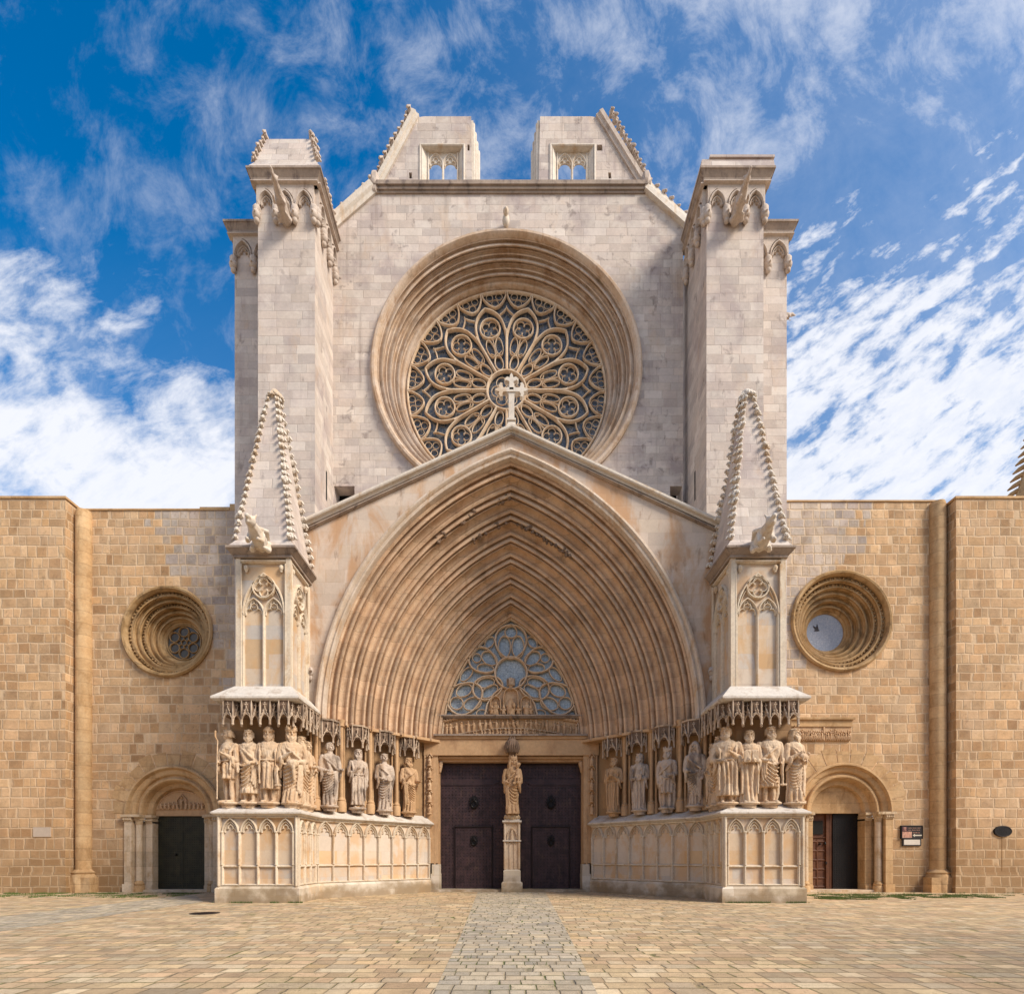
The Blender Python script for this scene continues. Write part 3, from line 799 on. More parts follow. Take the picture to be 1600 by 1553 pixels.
    for c, nr in zip(cos_, nrs_):
        if c.z < 2.06:      # cloth creases cut along the fall of the drapery
            q = noise.noise(Vector((c.x * 9 + seed, c.y * 9, c.z * 3.2 + (c.x * 2.5 if c.z > 1.3 else 0)))); q2 = noise.noise(Vector((c.x * 22, c.y * 22 + seed, c.z * 8)))
            k_ = .008 if c.z > .15 else .002
            c = c - nr * (k_ * max(0, .32 - abs(q) * 1.6) * 3.0) + nr * (q2 * .005)
        else:
            rel = c - hc; front = rel.dot(fdir)
            if (front < .075 or c.z > hz0 + .10 or ('beard' in head and c.z < hz0 - .10)) and head not in ('veil', 'crownveil'):
                c = c + nr * (.010 * sin(58 * (rel.x + .6 * rel.y) + 24 * sin(rel.z * 13)) )
        p = fn(c.copy()); p.x *= fz_
        out_ += [x + (p.x * ca - p.y * sa) * sc, y + (p.x * sa + p.y * ca) * sc, zb + p.z * sc]
    me.vertices.foreach_set('co', out_); me.update()
    if flip: me.flip_normals()
    root = empty(name, (x, y, z), label, cat, group)
    link_mesh('figure', me, mat, root)
    if ped:
        p_ = MB(); k = sc
        prof = [(.24 * k, z), (.24 * k, z + .04), (.27 * k, z + .06), (.25 * k, z + .10), (.31 * k, z + .13), (.37 * k, z + .15), (.385 * k, z + .18), (.37 * k, z + .21), (.35 * k, z + .225)]
        p_.lathe(prof, (x, y - .02), 8 if seed % 2 else 14); p_.build('pedestal', mat, root, 40)
    return root


def singles(name, mat, parent, flip, smooth, makers):
    """each carved piece its own object: makers is a list of functions that fill a mesh"""
    for f_ in makers:
        m_ = MB(); f_(m_); m_.build(name, mat, parent, smooth, flip)

# ------------------------------------------------------------------ ground
SP, C0 = 7.1, 3.7      # springing height and centre offset of the great portal arch
ground_cols = [(.57, .42, .24), (.53, .375, .22), (.60, .45, .26), (.47, .33, .20), (.56, .38, .225), (.60, .48, .31), (.42, .32, .21), (.57, .39, .205)]
M['paving'] = ashlar('paving_slabs', ground_cols, (.20, .15, .08), .37, .30, .014, floor=True, warp=1.2, pits=.5, vary=1.5, bump=.9, jitter=.03, edge=((.34, .25, .15), .06, .45),
                     stain=[(.22, .56, .72, (.34, .28, .22), .4, 1.0), (1.3, .58, .72, (.56, .36, .22), .45, 1.0), (3.0, .56, .70, (.24, .17, .11), .5, 1.0), (.6, .52, .68, (.40, .27, .16), .5, 1.0)], moss=((.13, .16, .03), .9, .50, .63, .85))
M['greypaving'] = ashlar('grey_setts', [(.44, .37, .27), (.48, .40, .29), (.38, .33, .26), (.54, .44, .30), (.44, .36, .27), (.58, .46, .30)], (.15, .12, .07), .31, .26, .014, floor=True, edge=((.24, .19, .12), .05, .45),
                         warp=1.0, pits=.4, vary=1.3, bump=.8, jitter=.02, stain=[(.6, .55, .7, (.20, .175, .16), .4, 1.0)], moss=((.10, .13, .03), 1.1, .48, .6, .85))
g = MB(); n = 40
g.add([(-160, -120, 0), (160, -120, 0), (160, 260, 0), (-160, 260, 0)], [(0, 1, 2, 3)])
tag(g.build('ground', M['paving']), kind='structure')
g = MB(); g.add([(-.75, -20, .004), (.85, -20, .004), (1.0, 6, .004), (1.22, 12, .004), (1.62, 26.3, .004), (-1.55, 26.3, .004), (-1.04, 12, .004), (-.90, 6, .004)], [tuple(range(8))])
tag(g.build('grey_paved_path', M['greypaving']), kind='structure')
g = MB(); g.add([(-13.2, -20, .004), (-10.9, -20, .004), (-11.2, 20.4, .004), (-13.6, 24.2, .004), (-14.0, 24.2, .004)], [tuple(range(5))])
tag(g.build('grey_paved_path', M['greypaving']), kind='structure')

# ------------------------------------------------------------------ cathedral
CA = empty('cathedral', (0, 26, 0), 'tall pale stone cathedral front with pointed portal, rose window and broken top gable', 'cathedral')
RX, RZ = -.2, 24.33    # rose window centre

def facade_wall():
    mb = MB()
    outer = [(-8.3, 14.75), (8.0, 14.75), (8.0, 31.0), (6.35, 32.45), (-6.35, 32.45), (-8.3, 31.0)]
    holes = [circ(RX, RZ, 6.22, 72), [(-8.26, 17.75), (-7.25, 17.75), (-7.25, 18.85), (-8.26, 18.85)], [(7.4, 17.75), (7.95, 17.75), (7.95, 18.85), (7.4, 18.85)]]
    holes[1] = [(-8.2, 17.75), (-7.25, 17.75), (-7.25, 18.85), (-8.2, 18.85)]
    mb.plate(outer, 26.0, 26.7, holes)
    mb.build('facade_wall', M['facade'], CA)
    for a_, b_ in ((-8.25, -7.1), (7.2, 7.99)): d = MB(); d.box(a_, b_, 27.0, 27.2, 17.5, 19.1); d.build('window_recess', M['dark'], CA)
    # horizontal cornice
    c = MB(); fr = Fr(0, 26.0)
    c.box(-6.45, 6.45, 25.78, 26.7, 32.62, 32.80); c.box(-6.42, 6.42, 25.86, 26.7, 32.48, 32.62); c.box(-6.40, 6.40, 25.93, 26.65, 32.38, 32.48)
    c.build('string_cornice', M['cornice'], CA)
    for sg in (-1, 1):
        b = MB()
        pts = [(sg * 8.35, 30.85), (sg * 6.35, 32.62)]
        b.bar(fr, pts, .50, .25, 0, prof=[(-.5, -2.6), (-.5, .4), (-.2, .55), (0, .9), (.5, 1), (.5, -2.6)]); b.build('raking_cornice', M['palestone'], CA)
        singles('crocket', M['carved'], CA, False, 50, [lambda k, x_=sg * (8.2 - 2.0 * (i + .5) / 6), z_=31.15 + 1.75 * (i + .5) / 6: crocket(k, (x_ + sg * .06, 26.1, z_ + .10), (sg * .7, -.2, .75), (-sg * .75, 0, .7), 1.6) for i in range(6)])
facade_wall()

def gable_fragment(flip, tall):
    MB0 = globals()['MB']
    """left fragment of the broken gable; mirrored for the right one"""
    root = empty('gable_fragment', (0, 26.2, 32.8), parent=CA)
    class MB(MB0):
        def build(s, *a, **k):
            if tall: s.v = [(x_ + (.30 + (.2 * max(0, min(1, (x_ + 2.2) / .4))) if x_ > -4.4 else .30 * max(0, min(1, (z_ - 32.8) / 3.4))), y_, z_) for x_, y_, z_ in s.v]
            return MB0.build(s, *a, **k)
    mb = MB(); top = 36.0 if not tall else 36.1
    outer = [(-6.15, 32.80), (-4.35, 36.15), (-4.1, 36.15), (-4.05, 36.0), (-1.75, 36.05), (-1.75, 32.80)]
    hole = [(-4.22, 32.803), (-2.12, 32.803), (-2.12, 34.85), (-4.22, 34.85)]
    outer = [(-6.15, 32.80), (-4.35, 36.15), (-4.05, 36.2), (-1.85, 36.2), (-1.80, 32.80), (-2.25, 32.80), (-2.25, 34.75), (-4.15, 34.75), (-4.15, 32.80)]
    sl = [[(-4.75, 33.3), (-4.62, 33.3), (-4.62, 33.58), (-4.75, 33.58)], [(-2.02, 34.6), (-1.92, 34.6), (-1.92, 34.88), (-2.02, 34.88)]]
    if tall: sl[1] = [(-4.45, 34.6), (-4.33, 34.6), (-4.33, 34.88), (-4.45, 34.88)]
    mb.plate(outer, 26.15, 26.62, sl); 
    mb.build('wall', M['facade'], root, flip=flip)
    d = MB(); d.box(-4.8, -4.3, 26.5, 26.6, 33.2, 35.0) if tall else d.box(-4.8, -4.5, 26.5, 26.6, 33.2, 33.7); d.build('putlog_hole', M['dark'], root, flip=flip)
    j = MB()   # moulded, splayed jamb toward the gap
    for i in range(4):
        w_ = .15; x_ = -1.80 + .07 * i
        j.box(x_ - .04, x_ + .05, 26.22 + .17 * i, 27.12, 32.80, 36.1 - .22 * i)
        j.tube([(x_ + .06, 26.30 + .17 * i, 32.8), (x_ + .06, 26.30 + .17 * i, 36.0 - .22 * i)], .065, 8)
    j.build('moulded_jamb', M['palestone'], root, 50, flip)
    # deep chamfer round the opening, with a two-light tracery set at the back
    fr = Fr(0, 26.15)
    f = MB()
    A = [(-4.15, 32.80), (-4.15, 34.75), (-2.25, 34.75), (-2.25, 32.80)]; B = [(-3.92, 32.80), (-3.92, 34.78), (-2.45, 34.78), (-2.45, 32.80)]
    B = [(-3.92, 32.80), (-3.92, 34.74), (-2.45, 34.74), (-2.45, 32.80)]
    f.grid([[fr.P(p[0] + (.002 if p[0] < -3 else -.002), p[1], .03) for p in A], [fr.P(*p, -.20) for p in B], [fr.P(*p, -.30) for p in B]])
    f.bar(fr, [(-4.22, 32.8), (-4.22, 34.84), (-2.18, 34.84), (-2.18, 32.8)], .10, .06)
    f.build('window_splay', M['palestone'], root, flip=flip)
    t = MB(); ft = Fr(0, 26.36); m = -3.185
    t.bar(ft, [(-3.88, 32.80), (-3.88, 34.7)], .09, .12, -.05); t.bar(ft, [(-2.49, 32.80), (-2.49, 34.7)], .09, .12, -.05); t.bar(ft, [(m, 32.80), (m, 34.2)], .10, .16, -.05)
    for a, b in ((-3.86, m), (m, -2.51)):
        t.bar(ft, parch(a, b, 34.15, .9), .07, .10, -.05); c_ = (a + b) / 2
        t.bar(ft, trefoil(a + .07, b - .07, 34.14), .04, .08, -.05)
        head = [(a + .02, 34.10)] + [(c_ + .25 * cos(pi - pi * i / 8), 34.10 + .20 * sin(pi * i / 8)) for i in range(9)] + [(b - .02, 34.10)] + parch(a + .02, b - .02, 34.15, .9)[::-1]
        t.plate(head, .03, .09, fr=ft)
    ang = [(-3.88, 34.74), (-3.88, 34.1)] + parch(-3.86, m, 34.05, .95)[1:-1] + [(m, 34.2)] + parch(m, -2.51, 34.05, .95)[1:-1] + [(-2.49, 34.1), (-2.49, 34.74)]
    t.plate(ang[::-1], .0, .08, fr=ft)
    t.build('window_tracery', M['palestone'], root, flip=flip)
    r_ = MB(); fq = Fr(0, 26.15)
    r_.bar(fq, [(-6.32, 32.72), (-4.42, 36.28)], .34, .18, 0, prof=[(-.5, -5.6), (-.5, .5), (-.1, .6), (0, 1), (.5, 1), (.5, -5.6)])
    r_.build('raking_cornice', M['palestone'] if not tall else M['carved'], root, flip=flip)
    dv = Vector((1.9, 0, 3.56)).normalized()
    singles('crocket', M['carved'], root, flip, 50, [lambda k, t_=(i + .4) / 12: crocket(k, (-6.50 + 1.9 * t_, 26.15, 32.86 + 3.56 * t_), (-dv.z, -.25, dv.x), (dv.x, 0, dv.z), 1.5) for i in range(12)])
    b = MB(); b.ball((-6.3, 25.95, 32.85), (.24, .22, .34), 8, 6); b.tube([(-6.3, 25.95, 32.5), (-6.3, 25.9, 33.1)], [.15, .2], 6); b.build('carved_stop', M['carved'], root, 50, flip)
gable_fragment(False, False)
gable_fragment(True, True)

# ------------------------------------------------------------------ rose window
def rose():
    root = empty('rose_window', (RX, 26.6, RZ - 6.3), parent=CA)
    prof = [(6.24, 26.2), (6.28, 25.98), (6.28, 25.82), (6.20, 25.74), (6.10, 25.74), (6.02, 25.82), (5.98, 25.97)]
    prof += orders(5.98, 25.97, 5.06, 27.05, 3, [(0, .03), (.07, .03), (.09, -.08), (.16, -.13), (.25, -.12), (.31, -.05), (.33, .04), (.37, .11), (.43, .14), (.49, .12), (.53, .05), (.55, -.05), (.60, -.06), (.62, .0), (.66, .035), (.70, .0), (.72, -.07), (.80, -.12), (.9, -.11), (.97, -.04)])
    prof += [(5.06, 27.05), (5.0, 27.06), (4.97, 27.12), (4.95, 27.3), (4.90, 27.32), (4.90, 27.6)]
    mb = MB(); revolve(mb, prof, RX, RZ, 128); mb.build('moulded_surround', M['rose'], root, 40)
    Y = 27.33; fr = Fr(RX, Y); Rr = 4.90; zc = RZ
    def pol(r, a): a = radians(a); return (r * Rr * sin(a), zc + r * Rr * cos(a))
    def polc(cx, cz, r, ax, a0=0, a1=360, n=16, rx=None):
        """ellipse around (angle ax, radius cx) oriented radially"""
        o = []; A = radians(ax)
        for i in range(n + 1):
            t = radians(a0 + (a1 - a0) * i / n); u_, v_ = (rx or r) * cos(t), r * sin(t)
            rr_ = cx + v_; o.append((Rr * (rr_ * sin(A) + u_ * cos(A)), zc + Rr * (rr_ * cos(A) - u_ * sin(A))))
        return o
    t = MB()
    t.bar(fr, circ(0, zc, Rr * .985, 96), 0.112, 0.124, -.02, True)
    # hub
    t.bar(fr, circ(0, zc, Rr * .195, 36), 0.14, 0.186, -.02, True)
    hub = [(p, q) for p, q in circ(0, zc, Rr * .17, 36)]
    for i in range(6):
        a = 60 * i + 30; x_, z_ = pol(.095, a); t.bar(fr, circ(x_, z_, Rr * .055, 14), 0.032, 0.062, -.02, True)
    for i in range(12):
        a0 = 30 * i; a = a0 + 15
        t.bar(fr, [pol(.20, a0), pol(.60, a0)], 0.14, 0.186, -.02)              # boundary spoke
        for s_ in (-1, 1):
            # petal outline: leaves the spoke, swells, and closes in a point
            P_ = [pol(.52, a0 + (0 if s_ < 0 else 30))]
            for q in range(1, 15):
                u_ = q / 14
                rr_ = .52 + .315 * u_; off = 15 * (1 - u_ ** 3.0) * (1 - .10 * sin(pi * u_)) if u_ < 1 else 0
                P_.append(pol(rr_, a + s_ * off * (1.0)))
            t.bar(fr, P_, 0.115, 0.167, -.02)
            # outer curved triangle bays
        for e in (a0, a0 + 15):
            m_ = e + 7.5
            U = [pol(.985, e + .3)] + [pol(.985 - .155 * sin(pi * u_) ** .62, e + 15 * u_) for u_ in (.05, .12, .22, .36, .5, .64, .78, .88, .95)] + [pol(.985, e + 14.7)]
            t.bar(fr, U, 0.085, 0.136, -.02)
            for q in range(3):
                ax_ = [(.945, m_ - 2.9), (.945, m_ + 2.9), (.885, m_)][q]
                x_, z_ = pol(*ax_); t.bar(fr, circ(x_, z_, Rr * .034, 10), 0.025, 0.05, -.02, True)
        # diamond between petals
        D_ = [pol(.815, a0)] + [pol(.79, a0 + 2.4), pol(.755, a0 + 4.6)]
        t.bar(fr, [pol(.755, a0 - 5.2), pol(.79, a0 - 2.0), pol(.825, a0), pol(.79, a0 + 2.0), pol(.755, a0 + 5.2)], 0.063, 0.112, -.02)
        t.bar(fr, [pol(.825, a0), pol(.84, a0)], 0.063, 0.112, -.02)
        # quatrefoil roundel
        x_, z_ = pol(.635, a); t.bar(fr, circ(x_, z_, Rr * .098, 24), 0.084, 0.136, -.02, True)
        quatrefoil(t, fr, x_, z_, Rr * .082, 0.028, 0.062, -.02, 4, 45 - a)
        # paired long lights and the small light at the hub
        for s_ in (-1, 1):
            A_ = a + s_ * 5.7
            t.bar(fr, polc(.445, 0, .088, A_, 0, 360, 16, .036)[:-1], 0.044, 0.105, -.02, True)
        t.bar(fr, polc(.285, 0, .072, a, 0, 360, 16, .040)[:-1], 0.059, 0.112, -.02, True)
        t.bar(fr, [pol(.355, a), pol(.535, a)], 0.049, 0.099, -.02)
        for s_ in (-1, 1): t.bar(fr, [pol(.36, a), pol(.40, a + s_ * 8)], 0.042, 0.081, -.02)
    t.build('tracery', M['tracery'], root)
    g = MB(); g.add([(RX + x_, 27.42, z_) for x_, z_ in circ(0, zc, 4.96, 64)] + [(RX + x_, 27.46, z_) for x_, z_ in circ(0, zc, 4.96, 64)],
                    [tuple(range(64)), tuple(range(64, 128))]); g.build('glass', M['roseglass'], root)
    h = MB(); h.ball((RX - .02, 25.75, RZ + 6.55), (.17, .2, .3), 8, 6); h.ball((RX - .02, 25.55, RZ + 6.75), (.14, .16, .17), 8, 6); h.tube([(RX - .02, 25.6, RZ + 6.6), (RX - .02, 25.35, RZ + 6.65)], .07, 6)
    h.build('carved_keystone_head', M['palestone'], root, 60)
rose()

# ------------------------------------------------------------------ towers (left one built, mirrored for the right)
def frieze(mb, cbs, fr, L, n, ztop, h=1.75):
    """blind arcade under a cornice on carved corbels; fr origin at the start, length L"""
    w_ = L / n; zb = ztop - h
    for i in range(n):
        a, b = i * w_ + .05, (i + 1) * w_ - .05
        P_ = parch(a + .03, b - .03, zb + .55, .9, 8)
        mb.bar(fr, P_, .10, .24, 0)
        mb.bar(fr, parch(a + .13, b - .13, zb + .55, .9, 8), .05, .15, 0)
        mb.bar(fr, trefoil(a + .17, b - .17, zb + .58), .045, .10, 0)
        for s_, x_ in ((0, a), (1, b)): mb.bar(fr, [(x_ + (.02 if s_ == 0 else -.02), zb + .25), (x_ + (.02 if s_ == 0 else -.02), zb + .57)], .09, .24, 0)
    A = [(0, ztop - .30), (0, zb + .58)]
    for i in range(n):
        A += parch(i * w_ + .03, (i + 1) * w_ - .03, zb + .60, .9, 8)[0:]
    A += [(L, zb + .58), (L, ztop - .30)]
    mb.plate(A[::-1], -.17, .0, fr=fr)
    mb.bar(fr, [(-.2, ztop - .36), (L + .2, ztop - .36)], .08, .30, 0)
    for i in range(n + 1):
        x_ = i * w_
        cb = MB(); c = Vector(fr.P(x_, zb + .12, .14)); nn = Vector((fr.n[0], fr.n[1], 0))
        cb.ball(c, (.17, .17, .20), 10, 7); cb.ball(c - nn * .02 + Vector((0, 0, -.22)), (.12, .12, .13), 8, 6); cb.tube([c + nn * .12, c + nn * .2 - Vector((0, 0, .02))], [.05, .04], 6)
        cb.tube([c + Vector((0, 0, .1)), c + Vector((0, 0, .27)) - nn * .03], [.13, .17], 8)
        for q in (-1, 1): cb.ball(c + Vector((fr.t[0] * q * .12, fr.t[1] * q * .12, .07)), .07, 6, 5)
        cbs.append(cb)


def tower(flip):
    root = empty('corner_tower', (-9.45 if not flip else 9.45, 24.8, 0), parent=CA)
    zt = 30.15
    b = MB(); b.box(-10.65, -8.25, 23.6, 28.0, 7.5, zt)
    b.build('shaft', M['tower'], root, flip=flip)
    s = MB(); s.box(-12.42, -10.66, 25.2, 28.0, .0, 29.75); s.build('side_pier', M['tower'], root, flip=flip)
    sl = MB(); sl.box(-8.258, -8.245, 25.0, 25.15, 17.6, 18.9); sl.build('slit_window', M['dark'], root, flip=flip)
    f = MB(); cb = []
    frieze(f, cb, Fr(-10.65, 23.6), 2.40, 3, zt)
    frieze(f, cb, Fr(-8.25, 23.6, pi / 2), 2.4, 3, zt)
    frieze(f, cb, Fr(-12.42, 25.2), 1.77, 2, 29.75)
    f.build('blind_arcade_frieze', M['carved'], root, flip=flip); [q_.build('corbel', M['carved'], root, 50, flip) for q_ in cb]
    c = MB()
    for x0, x1, y0, y1, z_ in ((-10.65, -8.25, 23.6, 26.0, zt), (-12.42, -10.7, 25.2, 28.0, 29.75)):
        e1, e2, e3 = .20, .24, .33
        right = 1 if x1 > -9 else 0
        c.box(x0 - e1, x1 + e1 * right, y0 - e1, y1, z_ - .30, z_ - .14)
        c.hull([(x0 - e1, y0 - e1, z_ - .14), (x1 + e1 * right, y0 - e1, z_ - .14), (x1 + e1 * right, y1, z_ - .14), (x0 - e1, y1, z_ - .14)],
               [(x0 - e3, y0 - e3, z_ + .08), (x1 + e3 * right, y0 - e3, z_ + .08), (x1 + e3 * right, y1, z_ + .08), (x0 - e3, y1, z_ + .08)])
        c.box(x0 - e3 - .03, x1 + (e3 + .03) * right, y0 - e3 - .03, y1, z_ + .08, z_ + .17)
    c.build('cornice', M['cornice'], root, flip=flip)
    k = MB(); z0 = zt + .17
    if not flip:
        k.hull([(-10.98, 23.27, z0), (-7.92, 23.27, z0), (-7.92, 26.0, z0), (-10.98, 26.0, z0)], [(-10.75, 23.5, z0 + .45), (-8.15, 23.5, z0 + .45), (-8.15, 26.0, z0 + .45), (-10.75, 26.0, z0 + .45)])
        k.hull([(-10.75, 23.5, z0 + .45), (-8.15, 23.5, z0 + .45), (-8.15, 26.0, z0 + .45), (-10.75, 26.0, z0 + .45)], [(-10.45, 23.95, z0 + 2.0), (-8.55, 23.95, z0 + 2.0), (-8.55, 25.6, z0 + 2.0), (-10.45, 25.6, z0 + 2.0)])
        k.build('broken_spire_base', M['tower'], root)
        for i in range(6):
            q = MB(); t_ = i / 5
            for xa, xb, ox in ((-10.75, -10.47, -1), (-8.17, -8.52, 1)):
                q = MB(); crocket(q, (xa + (xb - xa) * t_, 23.55 + .42 * t_, z0 + .65 + 1.4 * t_), (ox, -.6, 0), (-ox * .15, .2, 1), 1.15)
                q.build('crocket', M['carved'], root, 50)
        q = MB(); [crocket(q, (-8.17 - .35 * i / 5, 25.95 - .4 * i / 5, z0 + .65 + 1.4 * i / 5), (1, .3, 0), (-.15, -.2, 1), 1.15) for i in range(6)]
        tag(q.build('crocket_row', M['carved'], root, 50), kind='stuff')
    else:
        k.hull([(-10.98, 23.27, z0), (-7.92, 23.27, z0), (-7.92, 26.0, z0), (-10.98, 26.0, z0)], [(-10.95, 23.3, z0 + .30), (-7.95, 23.3, z0 + .30), (-7.95, 26.0, z0 + .30), (-10.95, 26.0, z0 + .30)])
        k.box(-10.85, -8.0, 23.4, 26.0, z0 + .303, z0 + .45)
        k.box(-11.0, -8.3, 23.32, 26.05, z0 + .453, z0 + .55)
        k.build('flat_cap', M['tower'], root, flip=True)
    gm = MB(); beast(gm, (-9.42, 23.62, zt - 1.85), (.05, -1.0, .02), 1.65, slim=.66)
    sculpt('gargoyle', gm, .045, M['carved'], root, flip)
    if flip:
        e = MB(); beast(e, (-12.4, 25.5, 26.2), (-1, -.05, .1), .5); sculpt('gargoyle', e, .04, M['carved'], root, True)
tower(False); tower(True)

# ------------------------------------------------------------------ portal gable, archivolts
def portal():
    root = empty('great_portal', (0, 24.5, 0), parent=CA)
    # gable plate with the arch cut out
    r = 11.52; n = 40
    A = [(-(r * cos(t * acos(C0 / r) / n) - C0), SP + r * sin(t * acos(C0 / r) / n)) for t in range(n + 1)]
    arcp = [(A[0][0], 3.4)] + A + [(-x_, z_) for x_, z_ in A[::-1][1:]] + [(-A[0][0], 3.4)]
    outer = [(-8.75, 3.4), (-8.75, 14.75), (0.03, 18.70), (8.75, 14.75), (8.75, 3.4)]
    mb = MB(); mb.plate(outer[::-1] + arcp, 22.65, 23.3); mb.build('gable_wall', M['gable'], root)
    c = MB(); fr = Fr(0, 22.65)
    c.bar(fr, [(-8.85, 14.78), (0.03, 18.82), (8.85, 14.78)], .20, .30, 0, prof=[(-.5, -.3), (-.5, .35), (-.15, .5), (-.1, .9), (.1, 1), (.5, 1), (.5, -.3)])
    c.build('gable_coping', M['palestone'], root)
    u = MB(); u.bar(fr, [(-8.6, 14.66), (0.03, 18.62), (8.6, 14.66)], .10, .16, 0); u.build('coping_underside_moulding', M['cornice'], root)
    rf = MB()
    rf.add([(-8.85, 22.4, 14.8), (.03, 22.4, 18.86), (.03, 26.02, 18.86), (-8.85, 26.02, 14.8), (8.85, 22.4, 14.8), (8.85, 26.02, 14.8)], [(0, 1, 2, 3), (1, 4, 5, 2)])
    rf.build('gable_roof', M['roofslab'], root)
    # hood mould
    hp = [(11.56, 22.66), (11.58, 22.50), (11.52, 22.40), (11.44, 22.38), (11.38, 22.42), (11.35, 22.50), (11.30, 22.50), (11.26, 22.44), (11.20, 22.46), (11.17, 22.56), (11.16, 22.72)]
    h = MB(); sweep_arch(h, hp, C0, SP, 6.9, 40); h.build('hood_mould', M['archlight'], root, 40)
    prof = [(11.17, 22.70)] + orders(11.15, 22.72, 7.12, 26.62, 7, rnd_shape(0)) + [(7.12, 26.66), (7.04, 26.68), (7.04, 27.3)]
    a = MB(); sweep_arch(a, prof, C0, SP, 7.1, 44); a.build('archivolts', M['arch'], root, 40)
    # remains of carved foliage in two hollows near the apex
    k = MB(); rr_ = random.Random(3)
    for rc, yc, rngs in ((10.32, 23.62, [(-.30, -.25), (-.20, -.12), (-.05, .0)]), (9.72, 24.18, [(-.17, -.10), (-.07, -.01), (.02, .26)])):
        for a0, a1 in rngs:
            m_ = int(abs(a1 - a0) * 46)
            for i in range(m_):
                f_ = a0 + (a1 - a0) * (i + .5) / m_; sg = -1 if f_ < 0 else 1; t_ = (1 - abs(f_)) * acos(C0 / rc)
                p = Vector((sg * (rc * cos(t_) - C0), yc - .16, SP + rc * sin(t_) - .03))
                for q in range(4): k.ball(p + Vector((rr_.uniform(-.11, .11), rr_.uniform(-.08, .08), rr_.uniform(-.11, .11))), rr_.uniform(.05, .10), 6, 4)
    k.build('foliage_remains', M['canopydark'], root, 60)
    # stone cross on the apex
    x = MB(); fc = Fr(.03, 22.62); zc = 20.42
    x.hull([(-.19, 22.4, 18.75), (.25, 22.4, 18.75), (.25, 22.9, 18.75), (-.19, 22.9, 18.75)], [(-.10, 22.5, 19.15), (.16, 22.5, 19.15), (.16, 22.8, 19.15), (-.10, 22.8, 19.15)])
    x.box(-.15, .21, 22.44, 22.84, 19.15, 19.22)
    x.hull([(-.09, 22.52, 19.2), (.15, 22.52, 19.2), (.15, 22.76, 19.2), (-.09, 22.76, 19.2)], [(-.08, 22.55, zc), (.14, 22.55, zc), (.14, 22.73, zc), (-.08, 22.73, zc)])
    for a_ in (0, 90, 180, 270):
        ca, sa = cos(radians(a_)), sin(radians(a_))
        def T(p): p = (p[0] * .84, p[1] * .78); return (p[0] * ca - p[1] * sa, zc + p[0] * sa + p[1] * ca)
        L = 1.0 if a_ == 270 else .78
        arm = [(-.10, 0), (-.10, .42), (-.24, .50), (-.30, .44), (-.34, .56), (-.20, .66), (-.09, .62), (-.07, .74), (0, .86), (.07, .74), (.09, .62), (.20, .66), (.34, .56), (.30, .44), (.24, .50), (.10, .42), (.10, 0)]
        if a_ == 180: continue
        x.plate([T(p) for p in arm], -.11, .11, fr=fc)
    for sx_, sz_ in ((1, 1), (1, -1), (-1, 1), (-1, -1)):
        x.bar(fc, arc(sx_ * .26, zc + sz_ * .26, .19, (180 if sx_ > 0 else 0) - 55, (180 if sx_ > 0 else 0) + 55, 6) if False else arc(sx_ * .24, zc + sz_ * .24, .17, atan2(-sz_, -sx_) * 180 / pi - 62, atan2(-sz_, -sx_) * 180 / pi + 62, 8), .10, .14, -.07)
    x.build('stone_cross', M['palestone'], root)
portal()

